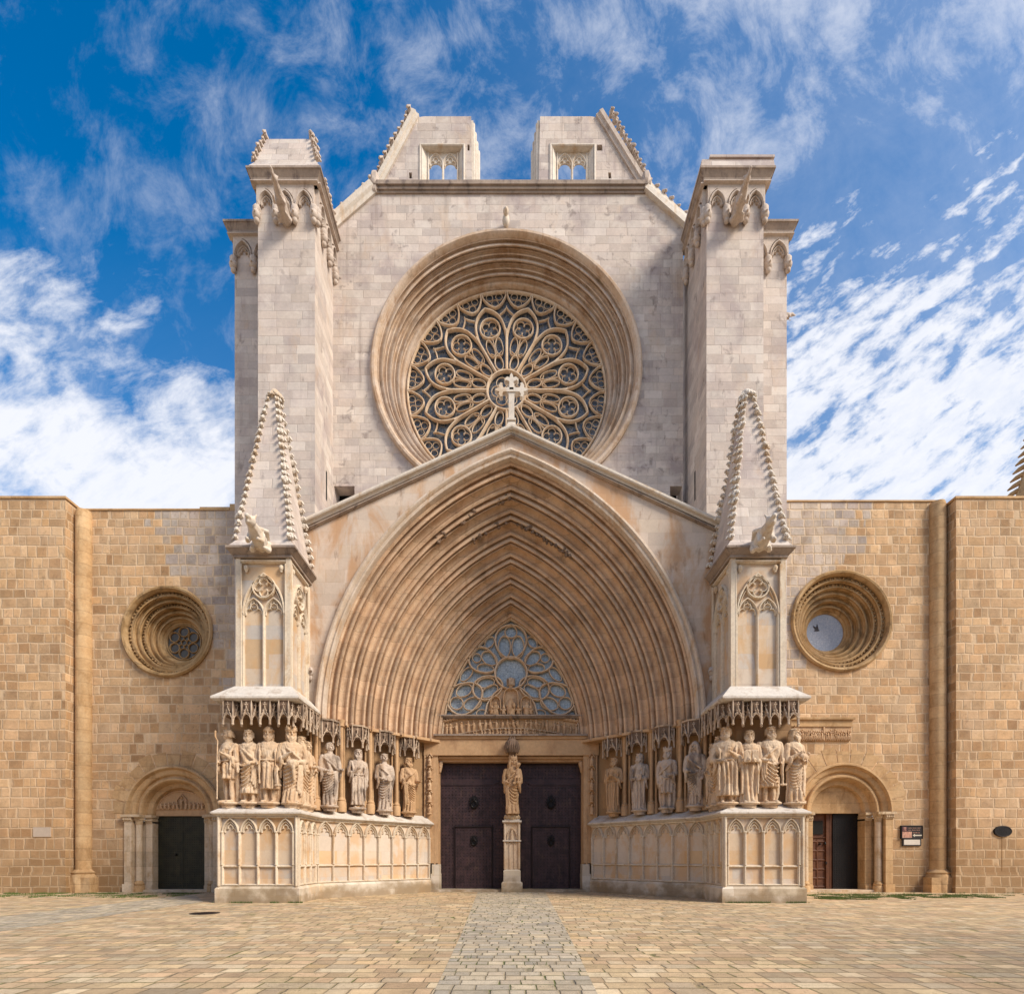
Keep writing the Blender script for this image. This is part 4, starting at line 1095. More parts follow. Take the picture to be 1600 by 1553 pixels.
# ------------------------------------------------------------------ tympanum with its window, lintel, doors
def tympanum():
    root = empty('tympanum', (0, 27, 6.4), parent=CA)
    D_ = 26.95; k_ = D_ / F
    X = lambda u: (u - CU - .5) * k_
    Z = lambda v: 1.6 + (CV - v) * k_
    fr = Fr(0, D_)
    zx = lambda px_, py_: (X(660 + px_ / 3.5286), Z(760 + py_ / 3.5286))
    r = 7.05
    A = [(-(r * cos(t * acos(C0 / r) / 16) - C0), SP + r * sin(t * acos(C0 / r) / 16)) for t in range(17)]
    full = A + [(-x_, z_) for x_, z_ in A[::-1][1:]]
    g = MB(); g.add([(x_, D_ + .14, z_) for x_, z_ in full] + [(x_, D_ + .17, z_) for x_, z_ in full], [tuple(range(len(full))), tuple(range(len(full), 2 * len(full)))])
    g.build('glass', M['tympglass'], root)
    t = MB()
    inner = [(x_ * .985, z_ - .03) for x_, z_ in full]
    t.bar(fr, inner, .10, .18, -.05)
    pass
    cx, cz = zx(490, 1030); rc = 88 / 3.5286 * k_
    t.bar(fr, circ(cx, cz, rc, 28), .12, .20, -.05, True)
    for i in range(0): a = radians(60 * i); t.bar(fr, circ(cx + .43 * cos(a), cz + .43 * sin(a), .2, 12), .025, .05, -.05, True)
    def ell(px_, py_, a, b, rot, wd=.10, dp=.18, n=22, point=0):
        x0, z0 = zx(px_, py_); a *= k_ / 3.5286; b *= k_ / 3.5286; rt = radians(rot); o = []
        for i in range(n):
            th = 2 * pi * i / n; e = a * cos(th); f = b * sin(th) * (1 + point * cos(th))
            o.append((x0 + e * cos(rt) - f * sin(rt), z0 + e * sin(rt) + f * cos(rt)))
        t.bar(fr, o, wd, dp, -.05, True)
    ell(490, 858, 92, 86, 90, point=.12)                          # top lobe with two lights and a roundel
    ell(454, 885, 60, 34, 90, .06, .13); ell(529, 885, 60, 34, 90, .06, .13); ell(490, 803, 33, 33, 0, .06, .13)
    for s_ in (-1, 1):
        m = lambda px_: 490 + s_ * (px_ - 490) * -1
        rot = lambda a: a if s_ > 0 else 180 - a
        e = lambda px_, py_, a, b, r0, wd=.10, dp=.18, point=0: ell(490 - s_ * (490 - px_), py_, a, b, rot(r0), wd, dp, 22, point)
        e(338, 962, 82, 66, 150, point=.18)
        e(372, 948, 48, 34, 145, .06, .13); e(350, 1005, 46, 27, 172, .06, .13); e(302, 946, 24, 24, 0, .05, .12)
        e(362, 1110, 84, 64, 18, point=-.1)
        e(352, 1082, 48, 27, 12, .06, .13); e(372, 1130, 52, 28, 35, .06, .13)
        e(238, 1165, 104, 82, 32, point=-.2)
        e(232, 1125, 46, 32, 28, .06, .13); e(190, 1195, 36, 34, 0, .06, .13); e(278, 1198, 50, 34, 20, .06, .13)
        t.bar(fr, [zx(490 - s_ * (490 - 445), 1105), zx(490 - s_ * (490 - 395), 1145), zx(490 - s_ * (490 - 360), 1200), zx(490 - s_ * (490 - 345), 1262)], .10, .16, -.05)
        e(330, 1250, 30, 20, 0, .05, .12); e(150, 1250, 30, 18, -10, .05, .12)
        e(372, 860, 34, 22, 55, .05, .12); e(245, 1035, 46, 24, 50, .05, .12)
    t.build('tracery', M['tracery'], root, flip=False)
    # carved group in the lower middle of the tympanum
    q = MB(); rr_ = random.Random(5)
    poly = [zx(355, 1268), zx(372, 1180), zx(420, 1130), zx(490, 1105), zx(560, 1130), zx(610, 1180), zx(628, 1268)]
    q.plate(poly, .0, .12, fr=Fr(0, D_ + .02))
    q.bar(fr, [zx(378, 1262), zx(378, 1205)] + [zx(405 + 27 * cos(a), 1190 - 30 * sin(a)) for a in [pi - pi * i / 8 for i in range(9)]] + [zx(435, 1262)], .07, .16, 0)
    q.bar(fr, [zx(545, 1262), zx(545, 1205)] + [zx(572 + 27 * cos(a), 1190 - 30 * sin(a)) for a in [pi - pi * i / 8 for i in range(9)]] + [zx(602, 1262)], .07, .16, 0)
    q.bar(fr, [zx(450, 1262), zx(450, 1160)] + [zx(490 + 38 * cos(a), 1150 - 34 * sin(a)) for a in [pi - pi * i / 8 for i in range(9)]] + [zx(530, 1262)], .08, .18, 0)
    def fig(px_, py_, hh, seated=False, w_=.13):
        x_, z_ = zx(px_, py_)
        q.tube([(x_, D_ - .10, z_), (x_, D_ - .12, z_ + hh * .45), (x_, D_ - .10, z_ + hh * .72)], [w_ * 1.2, w_ * (1.25 if seated else .95), w_ * .85], 8)
        q.ball((x_, D_ - .15, z_ + hh * .88), (.07, .08, .095), 8, 6)
        for s_ in (-1, 1): q.tube([(x_ + s_ * w_ * .9, D_ - .1, z_ + hh * .68), (x_ + s_ * w_ * 1.1, D_ - .17, z_ + hh * .48), (x_ + s_ * w_ * .3, D_ - .23, z_ + hh * .5)], [.05, .045, .035], 6)
        for j in range(3): q.tube([(x_ + (j - 1) * w_ * .6, D_ - .22, z_ + .03), (x_ + (j - 1) * w_ * .4, D_ - .23, z_ + hh * .42)], .025, 5)
    fig(490, 1262, .82, True, .17); fig(405, 1262, .62); fig(575, 1262, .62); fig(450, 1262, .40, False, .09); fig(530, 1262, .42, False, .09); fig(385, 1262, .4, False, .08); fig(598, 1262, .4, False, .08)
    q.ball((zx(505, 1225)[0], D_ - .3, zx(505, 1215)[1]), (.08, .08, .13), 8, 6)
    q.build('enthroned_group', M['relief'], root, 60)
    cb = MB()
    for x_, z_, s_ in ((zx(490, 1090)[0], zx(490, 1100)[1], 1.0),):
        cb.tube([(x_, D_ - .1, z_ - .12), (x_, D_ - .18, z_ + .08), (x_, D_ - .2, z_ + .16)], [.10, .16, .19], 8)
        for i in range(9): cb.tube([(x_ + .16 * cos(pi + pi * i / 8), D_ - .1 + .2 * sin(pi + pi * i / 8), z_ + .0), (x_ + .2 * cos(pi + pi * i / 8), D_ - .12 + .25 * sin(pi + pi * i / 8), z_ + .28)], [.045, .02], 5)
    cb.build('small_canopy', M['canopy'], root, 50)
    # carved lintel between the two mouldings
    z1, z2 = Z(1121), Z(1151)
    l = MB(); xl = 3.42
    l.box(-xl, xl, 26.92, 27.5, z2, z1); l.build('carved_lintel', M['lintel'], root)
    q2 = MB()
    fl = Fr(0, 26.92)
    q2.bar(fl, [(-3.4, z2 + .03)] + [(-2.9 + 5.8 * i / 24, z2 + .04 + .36 * sin(pi * i / 24)) for i in range(25)] + [(3.4, z2 + .03)], .05, .09, 0)
    q = MB()
    for row, n_, base, hh in ((0, 24, .42, .42), (1, 34, .05, .27)):
        for i in range(n_):
            x_ = -3.25 + 6.5 * (i + .5) / n_; arch_z = z2 + .04 + .36 * sin(pi * min(1, max(0, (x_ + 2.9) / 5.8)))
            zb = (arch_z + .05) if row == 0 else z2 + .04
            top_ = z1 - .12 if row == 0 else arch_z - .04
            H_ = min(top_ - zb, .5)
            if H_ < .1: continue
            w_ = min(.055, H_ * .2) * rr_.uniform(.85, 1.3); x_ += rr_.uniform(-.04, .04); ln = rr_.uniform(-.06, .06)
            q.tube([(x_, 26.88, zb), (x_ + ln, 26.86, zb + H_ * .5), (x_ + ln * .6, 26.87, zb + H_ * .72)], [w_ * 1.2, w_ * 1.3, w_], 6)
            q.ball((x_ + ln * .6, 26.84, zb + H_ * .88), w_ * .95, 6, 5)
            q.tube([(x_ + ln, 26.85, zb + H_ * .62), (x_ + rr_.uniform(-.15, .15), 26.80, zb + H_ * rr_.uniform(.35, .8))], w_ * .42, 5)
    for s_ in (-1, 1):
        for i in range(5): q.tube([(s_ * (2.55 + .15 * i), 26.86, z1 - .12 - .03 * i), (s_ * (2.75 + .15 * i), 26.80, z1 - .1 - .02 * i)], [.04, .05], 5)
    q.build('carved_figure_band', M['relief'], root, 60); q2.build('carved_band_arch', M['tracery'], root)
    m = MB()
    m.box(-3.5, 3.5, 26.62, 27.0, z1, z1 + .07); m.box(-3.45, 3.45, 26.72, 27.0, z1 - .07, z1)
    m.build('window_sill', M['cornice'], root)
    # plain lintel beam
    b = MB()
    b.box(-4.12, 4.18, 26.55, 27.5, Z(1182), Z(1157)); b.box(-4.16, 4.22, 26.48, 27.5, Z(1157) + .001, Z(1153))
    b.build('plain_lintel', M['lintel'], root)
    bb = MB(); bb.box(-4.2, 4.26, 26.38, 27.5, Z(1153), Z(1150.5)); bb.build('lintel_drip_moulding', M['cornice'], root)
    b = MB(); zz = Z(1183)
    b.box(-3.62, 3.7, 26.75, 27.4, zz - .10, zz); b.box(-3.55, 3.62, 26.9, 27.4, zz - .22, zz - .10); b.build('door_head_moulding', M['lintel'], root)
    # canopy over the trumeau figure
    c = MB(); zc_ = Z(1172); xc = .06
    c.tube([(xc, 26.35, zc_ - .28), (xc, 26.3, zc_ - .1), (xc, 26.28, zc_ + .18)], [.16, .30, .27], 8)
    for i in range(11):
        a = pi + pi * i / 10
        c.tube([(xc + .26 * cos(a), 26.35 + .26 * sin(a), zc_ - .22), (xc + .34 * cos(a), 26.35 + .34 * sin(a), zc_ - .02), (xc + .28 * cos(a), 26.35 + .28 * sin(a), zc_ + .26)], [.05, .05, .03], 5)
    for i in range(5):
        a = pi + pi * i / 4; c.tube([(xc + .2 * cos(a), 26.3 + .2 * sin(a), zc_ + .15), (xc + .12 * cos(a), 26.3 + .12 * sin(a), zc_ + .5)], [.06, .025], 5)
    c.tube([(xc, 26.4, zc_ + .2), (xc, 26.55, zc_ + .5)], [.12, .05], 6)
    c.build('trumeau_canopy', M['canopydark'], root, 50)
tympanum()

def doors():
    zt = 6.42; y = 27.3
    for s_, x0, x1 in ((-1, -3.42, .02), (1, .12, 3.58)):
        root = empty('great_door', ((x0 + x1) / 2, y, .12), parent=CA)
        root['label'] = 'left leaf of the great dark door' if s_ < 0 else 'right leaf of the great dark door'
        b = MB(); b.box(x0, x1, y, y + .12, .12, zt); b.build('leaf', M['bronze'], root)
        fr = Fr(0, y)
        st = MB()
        nz_ = 38; nx_ = 21
        for j in range(nz_):
            z_ = .28 + j * (zt - .4) / (nz_ - 1)
            for i in range(nx_):
                x_ = x0 + .1 + i * (x1 - x0 - .2) / (nx_ - 1)
                st.add([(x_ - .022, y - .001, z_ - .022), (x_ + .022, y - .001, z_ - .022), (x_ + .022, y - .001, z_ + .022), (x_ - .022, y - .001, z_ + .022), (x_, y - .028, z_)], [(0, 1, 4), (1, 2, 4), (2, 3, 4), (3, 0, 4)])
        st.build('stud_grid', M['studs'], root)
        ft = MB(); xa, xb = (x0 + .0, x0 + 2.55) if s_ < 0 else (x1 - 2.55, x1 - .0)
        tip = xb + .3 if s_ < 0 else xa - .3
        zc_ = 5.28
        P_ = [(xa, zc_ - .15), (xb, zc_ - .15), (tip, zc_), (xb, zc_ + .15), (xa, zc_ + .15)] if s_ < 0 else [(xb, zc_ - .15), (xb, zc_ + .15), (xa, zc_ + .15), (tip, zc_), (xa, zc_ - .15)]
        ft.plate(P_, -.045, .0, fr=Fr(0, y)) if False else ft.plate(P_, y - .04, y - .004)
        ft.build('strap_hinge', M['bronze'], root)
        wx0, wx1 = (x0 + .74, x0 + 2.48) if s_ < 0 else (x1 - 2.52, x1 - .76)
        w_ = MB(); w_.box(wx0, wx1, y - .03, y - .004, .13, 3.08); wd = w_.build('wicket_door', M['bronze'], root)
        e = MB(); e.bar(fr, [(wx0 - .04, .14), (wx0 - .04, 3.12), (wx1 + .04, 3.12), (wx1 + .04, .14)], .07, .065, 0); e.box(wx0 - .06, wx1 + .06, y - .10, y - .03, 3.10, 3.16); e.build('frame', M['studs'], wd)
        s2 = MB()
        for j in range(18):
            for i in range(11):
                x_ = wx0 + .08 + i * (wx1 - wx0 - .16) / 10; z_ = .25 + j * 2.7 / 17
                s2.add([(x_ - .02, y - .031, z_ - .02), (x_ + .02, y - .031, z_ - .02), (x_ + .02, y - .031, z_ + .02), (x_ - .02, y - .031, z_ + .02), (x_, y - .055, z_)], [(0, 1, 4), (1, 2, 4), (2, 3, 4), (3, 0, 4)])
        s2.build('stud_grid', M['studs'], wd)
        xk = (wx0 + wx1) / 2 + .02
        for z_, sc, par in ((4.28, 1.0, root), (2.42, .8, wd)):
            k = MB(); ring = circ(xk, z_ + .02, .20 * sc, 20, .30 * sc)
            k.plate(ring, y - .075, y - .035); k.ball((xk, y - .10, z_ + .16 * sc), (.08 * sc, .07, .09 * sc), 8, 6)
            rg = [(xk + .13 * sc * sin(t), y - .13, z_ - .06 * sc - .17 * sc * cos(t)) for t in [2 * pi * i / 16 for i in range(17)]]
            k.tube(rg, .03 * sc, 6)
            for i in range(14): a = 2 * pi * i / 14; k.ball((xk + .21 * sc * cos(a), y - .05, z_ + .02 + .31 * sc * sin(a)), .035 * sc, 6, 4)
            k.build('door_knocker', M['iron'], par, 50)
    # step
    s = MB(); s.box(-4.2, 4.2, 26.35, 27.6, .0, .115); s.build('door_step', M['plinth'], CA)
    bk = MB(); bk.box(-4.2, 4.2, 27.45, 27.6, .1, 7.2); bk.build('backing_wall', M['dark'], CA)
    # trumeau
    root = empty('trumeau', (.06, 26.6, 0), parent=CA); xc = .06; yc = 26.65
    def blk(mb, hw, hd, z0, z1, hw2=None): hw2 = hw2 or hw; mb.hull([(xc - hw, yc - hd, z0), (xc + hw, yc - hd, z0), (xc + hw, yc + .6, z0), (xc - hw, yc + .6, z0)], [(xc - hw2, yc - hd + (hw - hw2), z1), (xc + hw2, yc - hd + (hw - hw2), z1), (xc + hw2, yc + .6, z1), (xc - hw2, yc + .6, z1)])
    b = MB(); blk(b, .49, .45, 0, .42); blk(b, .49, .45, .42, .5, .40); blk(b, .40, .36, .5, 1.0); blk(b, .40, .36, 1.0, 1.06, .34); b.build('base', M['plinth'], root)
    p = MB(); blk(p, .30, .26, 1.06, 3.3)
    for dx_ in (-.33, -.11, .11, .33): p.tube([(xc + dx_, yc - .26, 1.1), (xc + dx_, yc - .26, 2.28)], .045, 8)
    for dx_ in (-.33, .33): p.tube([(xc + dx_, yc - .28, 1.1), (xc + dx_, yc - .28, 3.3)], .06, 8)
    ft = Fr(xc, yc - .26)
    for a, b_ in ((-.31, -.10), (-.10, .10), (.10, .31)): p.bar(ft, parch(a, b_, 2.2, 1.0, 5), .03, .06)
    p.bar(ft, parch(-.24, .24, 2.5, 1.3, 6), .05, .09); p.tube([(xc, yc - .3, 2.45), (xc, yc - .3, 2.9)], [.1, .06], 8); p.ball((xc, yc - .33, 2.98), .07, 8, 6)
    p.build('pier', M['tracery'], root, 50)
    c = MB(); blk(c, .43, .40, 2.38, 2.44); blk(c, .45, .42, 3.28, 3.36); blk(c, .36, .33, 3.36, 3.42)
    c.build('string_moulding', M['palestone'], root)
    cp = MB()
    for i in range(16):
        a = 2 * pi * i / 16; cp.ball((xc + .30 * cos(a), yc - .12 + .24 * sin(a), 3.50 + .05 * (i % 2)), (.10, .09, .10), 7, 5)
    cp.lathe([(.28, 3.40), (.30, 3.6), (.20, 3.72)], (xc, yc - .1), 12); cp.build('capital', M['capital'], root, 50)
    bk = MB(); bk.box(xc - .16, xc + .16, yc + .05, 27.28, 3.6, 6.45); bk.build('upper_shaft', M['lintel'], root)
doors()

# ------------------------------------------------------------------ portal buttresses, splays and pinnacles
AX, AY = -7.95, 22.4; EX, EY = .6630, .7486; NX, NY = .7486, -.6630      # niche wall of the splay: start, along, outward
SPL = math.degrees(atan2(NX, -NY))
def on_splay(u, off=0.0):
    """distance along the splay whose point (offset outward) projects on photo column u"""
    k = (u - CU) / F
    ax, ay = AX + NX * off, AY + NY * off
    return (k * ay - ax) / (EX - k * EY)


def canopy_unit(fr, u, z0, h=.82, w_=.66, mat='canopy', parent=None, flip=False, sides=3):
    mb = MB(); hw = w_ / 2
    if sides == 3: P_ = [(-hw, 0), (-hw * .56, .30), (hw * .56, .30), (hw, 0)]
    else: P_ = [(-hw, 0), (-hw * .86, .26), (-hw * .0, .42), (hw * .86, .26), (hw, 0)]
    def W(p, z): return fr.P(u + p[0], z, p[1])
    Q = [(a * .86, b * .86) for a, b in P_]
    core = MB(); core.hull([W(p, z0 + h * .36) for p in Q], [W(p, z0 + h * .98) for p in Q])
    mb.hull([W(p, z0 + h * .98) for p in P_], [W((p[0] * 1.04, p[1] * 1.04), z0 + h * 1.05) for p in P_])
    for i in range(len(P_) - 1):
        a, b = Vector(W(P_[i], 0)), Vector(W(P_[i + 1], 0)); L = (b - a).length; f = Fr(a.x, a.y, atan2(b.y - a.y, b.x - a.x))
        m = L / 2
        mb.bar(f, parch(.02, L - .02, z0 + h * .12, .9, 5), .035, .04, -.01)
        mb.bar(f, [(0.01, z0 + h * .16), (m, z0 + h * .66), (L - .01, z0 + h * .16)], .05, .05, -.01)
        mb.plate([(.03, z0 + h * .2), (m, z0 + h * .63), (L - .03, z0 + h * .2), (L - .03, z0 + h * .3)] + [(x_, z_) for x_, z_ in parch(.03, L - .03, z0 + h * .14, .9, 5)[::-1][1:-1]] + [(.03, z0 + h * .3)] if False else
                 [(m * .55, z0 + h * .42), (m, z0 + h * .62), (L - m * .55, z0 + h * .42)], -.005, .03, fr=f)
        for q in (.3, .6, .9):
            for s_ in (-1, 1): c = f.P(m + s_ * m * q, z0 + h * (.66 - .5 * q) + .03, .03); mb.ball(c, .028, 5, 4)
        mb.tube([f.P(m, z0 + h * .64, .02), f.P(m, z0 + h * .84, .02)], [.022, .016], 5)
        for s_ in (-1, 0, 1): mb.ball(f.P(m + s_ * .035, z0 + h * (.80 if s_ else .88), .03), .026, 5, 4)
    for i, p in enumerate(P_[:-1] if sides == 3 else P_):
        mb.tube([W((p[0], p[1]), z0 + .0), W(p, z0 + h * .5), W(p, z0 + h * .78), W(p, z0 + h * .99)], [.042, .03, .034, .012], 6)
        mb.ball(W(p, z0 - .02), (.055, .055, .045), 6, 5)
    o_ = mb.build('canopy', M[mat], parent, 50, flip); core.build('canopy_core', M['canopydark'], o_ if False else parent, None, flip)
    return o_


def blind_arcade(fr, L, n, parent, flip, name='blind_arcade', z0=.62, zr=1.30, zs=2.52, zt=3.04, body=.0):
    mb = MB(); w_ = L / n
    for i in range(n + 1):
        x_ = min(max(i * w_, .045), L - .045)
        mb.bar(fr, [(x_, z0), (x_, zs + .05)], .085, .105, body)
        mb.tube([fr.P(x_, zr + .08, body + .10), fr.P(x_, zs - .02, body + .10)], .032, 6)
        mb.ball(fr.P(x_, zs, body + .10), (.055, .055, .04), 6, 4); mb.ball(fr.P(x_, zr + .07, body + .10), (.05, .05, .035), 6, 4)
    mb.bar(fr, [(0, zr), (L, zr)], .08, .085, body); mb.bar(fr, [(0, z0 + .02), (L, z0 + .02)], .07, .10, body)
    mb.bar(fr, [(0, zt + .03), (L, zt + .03)], .09, .11, body)
    for i in range(n):
        a, b = i * w_ + .02, (i + 1) * w_ - .02
        mb.bar(fr, parch(a + .03, b - .03, zs, 1.0 if w_ > .6 else 1.0, 8), .06, .11, body)
        mb.bar(fr, parch(a + .09, b - .09, zs, 1.0, 8), .035, .075, body)
        mb.bar(fr, trefoil(a + .11, b - .11, zs - .02), .035, .06, body)
    return mb.build(name, M['buttstone'], parent, flip=flip)


def offset_poly(P_, d):
    """offset the open front outline outwards (to its right when walking left to right)"""
    out = []
    for i, p in enumerate(P_):
        a = P_[max(i - 1, 0)]; b = P_[min(i + 1, len(P_) - 1)]
        def n_(p, q): dx_, dy_ = q[0] - p[0], q[1] - p[1]; L = sqrt(dx_ * dx_ + dy_ * dy_); return (dy_ / L, -dx_ / L)
        n1 = n_(a, p) if i else n_(p, b); n2 = n_(p, b) if i < len(P_) - 1 else n1
        s0, s1 = n1[0] + n2[0], n1[1] + n2[1]; q = 2 / (s0 * s0 + s1 * s1)
        out.append((p[0] + s0 * q * d, p[1] + s1 * q * d))
    return out


def buttress(flip):
    root = empty('portal_buttress', ((8.9 if flip else -8.9), 21.5, 0), parent=CA)
    line = [(-10.5, 27.4), (-10.5, 20.0), (-7.59, 20.0), (-7.59, 22.07), (-3.78, 26.38)]
    back = [(-3.78, 27.4)]
    b = MB(); b.prism(offset_poly(line, -.10) + back, .55, 3.14); b.build('panelled_body', M['panel'], root, flip=flip)
    f = MB(); f.prism(offset_poly(line, .05) + [(-3.73, 27.4)], -.05, .50); f.hull([(x_, y_, .50) for x_, y_ in offset_poly(line, .05) + [(-3.73, 27.4)]], [(x_, y_, .57) for x_, y_ in offset_poly(line, -.01) + [(-3.79, 27.4)]])
    f.prism(offset_poly(line, -.01) + [(-3.79, 27.4)], .57, .60); f.build('plinth', M['plinth'], root, flip=flip)
    e = MB()   # corner posts and top moulding
    e.box(-10.5, -10.36, 20.0, 20.3, .6, 3.1); e.tube([(-10.43, 19.99, .62), (-10.43, 19.99, 3.06)], .045, 8); e.build('corner_post', M['buttstone'], root, 50, flip)
    e = MB(); e.box(-7.73, -7.59, 20.0, 20.16, .6, 3.1); e.tube([(-7.66, 19.99, .62), (-7.66, 19.99, 3.06)], .045, 8); e.build('corner_post', M['buttstone'], root, 50, flip)
    blind_arcade(Fr(-10.36, 20.10), 2.63, 4, root, flip)
    blind_arcade(Fr(-7.69, 20.16, pi / 2), 1.82, 3, root, flip)
    p0, p1 = offset_poly(line, -.10)[3:5]
    L = sqrt((p1[0] - p0[0]) ** 2 + (p1[1] - p0[1]) ** 2)
    blind_arcade(Fr(p0[0], p0[1], atan2(p1[1] - p0[1], p1[0] - p0[0])), L, 8, root, flip)
    l = MB(); A, B = offset_poly(line, .16), offset_poly(line, .02)
    l.hull([(x_, y_, 3.10) for x_, y_ in B + back], [(x_, y_, 3.18) for x_, y_ in A + [(-3.6, 27.4)]])
    nich = [(-10.38, 27.4), (-10.38, 20.72), (-8.35, 20.72), (-8.3, 22.2), (-4.1, 26.75)]
    l.hull([(x_, y_, 3.18) for x_, y_ in A + [(-3.6, 27.4)]], [(x_, y_, 3.23) for x_, y_ in A + [(-3.6, 27.4)]])
    l.hull([(x_, y_, 3.23) for x_, y_ in A + [(-3.6, 27.4)]], [(x_, y_, 3.60) for x_, y_ in nich + [(-4.1, 27.4)]])
    l.build('sloping_ledge', M['roofslab'], root, flip=flip)
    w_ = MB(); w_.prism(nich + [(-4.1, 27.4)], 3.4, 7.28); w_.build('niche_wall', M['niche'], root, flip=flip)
    # canopy block and its roof
    c = MB(); c.prism([(-10.36, 22.6), (-10.36, 20.22), (-7.85, 20.22), (-7.85, 22.35), (-8.3, 22.6)], 6.72, 7.22)
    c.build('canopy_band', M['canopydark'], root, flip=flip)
    r_ = MB(); q = [(-10.66, 22.8), (-10.66, 19.86), (-7.52, 19.86), (-7.52, 22.15), (-7.9, 22.8)]; q2 = [(-10.15, 22.8), (-10.15, 20.57), (-8.07, 20.57), (-8.07, 22.3), (-8.07, 22.8)]
    r_.hull([(x_, y_, 7.20) for x_, y_ in offset_poly(q, -.08)], [(x_, y_, 7.27) for x_, y_ in q]); r_.hull([(x_, y_, 7.27) for x_, y_ in q], [(x_, y_, 7.34) for x_, y_ in q])
    r_.hull([(x_, y_, 7.34) for x_, y_ in q], [(x_, y_, 7.90) for x_, y_ in q2]); r_.build('canopy_roof', M['roofslab'], root, flip=flip)
    fr = Fr(-10.36, 20.22)
    for i in range(4): canopy_unit(fr, .30 + i * .66, 6.38, .84, .62, parent=root, flip=flip)
    fs = Fr(-7.85, 20.22, pi / 2)
    for i in range(3): canopy_unit(fs, .33 + i * .70, 6.38, .84, .62, parent=root, flip=flip)
    # splay: canopies over the statues, shafts between them
    fp = Fr(AX, AY, radians(SPL))
    cu = [on_splay(u, .2) for u in (513, 559, 601, 639)]
    fq = Fr(AX + NX * .14, AY + NY * .14, radians(SPL))
    for s_ in cu: canopy_unit(fq, s_, 6.26, .86, .92, parent=root, flip=flip, sides=4)
    sh = MB(); sh.prism([(-8.05, 22.6), (-7.82, 22.45), (-3.28, 26.60), (-3.28, 26.9), (-4.1, 27.2)], 7.06, 7.18); sh.build('impost_shelf', M['lintel'], root, flip=flip)
    for u in (495, 534, 579, 620):
        s_ = on_splay(u, .12)
        cl = MB()
        for ds, off, rr_ in ((-.06, .18, .085), (.13, .07, .055), (-.22, .05, .05)):
            p = fp.P(s_ + ds, 0, off); c_ = (p[0], p[1])
            cl.lathe([(rr_, 4.1), (rr_, 7.0), (rr_ * 1.7, 7.04), (rr_ * 1.2, 7.12), (rr_ * 1.9, 7.26), (rr_ * 1.9, 7.3)], c_, 10)
            cl.lathe([(rr_ * 2.1, 3.5), (rr_ * 2.1, 3.9), (rr_ * 1.6, 3.95), (rr_ * 1.8, 4.0), (rr_ * 1.2, 4.06), (rr_, 4.12)], c_, 8)
        cl.build('colonnette', M['goldstone'] if False else M['lintel'], root, 50, flip)
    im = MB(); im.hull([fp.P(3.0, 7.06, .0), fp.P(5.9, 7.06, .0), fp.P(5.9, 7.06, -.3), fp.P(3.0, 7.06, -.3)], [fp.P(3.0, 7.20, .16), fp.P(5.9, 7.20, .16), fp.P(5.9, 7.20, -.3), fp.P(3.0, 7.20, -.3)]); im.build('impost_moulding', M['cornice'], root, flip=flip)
    # door jamb with carved strip of little canopied figures
    j = MB(); j.box(-4.12, -3.46, 26.62, 27.5, 1.35, 6.5); j.box(-3.56, -3.42, 26.95, 27.45, .9, 6.3); j.box(-3.50, -3.45, 26.8, 27.4, .9, 6.25)
    j.tube([(-3.62, 26.66, 1.3), (-3.62, 26.66, 6.3)], .05, 8); j.tube([(-4.08, 26.60, 3.3), (-4.08, 26.60, 6.5)], .05, 8)
    j.build('door_jamb', M['lintel'], root, 50, flip)
    jb = MB(); jb.box(-3.78, -3.38, 26.45, 27.5, .0, .85); jb.box(-3.74, -3.40, 26.55, 27.5, .85, 1.30); jb.build('jamb_base', M['plinth'], root, flip=flip)
    g = MB()
    for i in range(5):
        z_ = 3.72 + i * .57
        g.tube([(-3.84, 26.54, z_), (-3.84, 26.50, z_ + .18), (-3.84, 26.52, z_ + .28)], [.09, .10, .07], 7); g.ball((-3.84, 26.48, z_ + .37), .055, 7, 5)
        g.tube([(-3.92, 26.5, z_ + .22), (-3.82, 26.42, z_ + .17)], .03, 5)
        g.bar(Fr(-3.84, 26.58), [(-.14, z_ + .38), (0, z_ + .54), (.14, z_ + .38)], .05, .12, 0); g.ball((-3.84, 26.46, z_ - .03), (.12, .10, .05), 8, 5)
    g.build('carved_jamb_strip', M['relief'], root, 60, flip)
    h = MB(); h.ball((-3.38, 26.95, 6.0), (.10, .14, .13), 8, 6); h.tube([(-3.42, 26.95, 5.75), (-3.36, 26.92, 6.15)], [.08, .12], 7); h.build('corbel_head', M['relief'], root, 60, flip)
buttress(False); buttress(True)


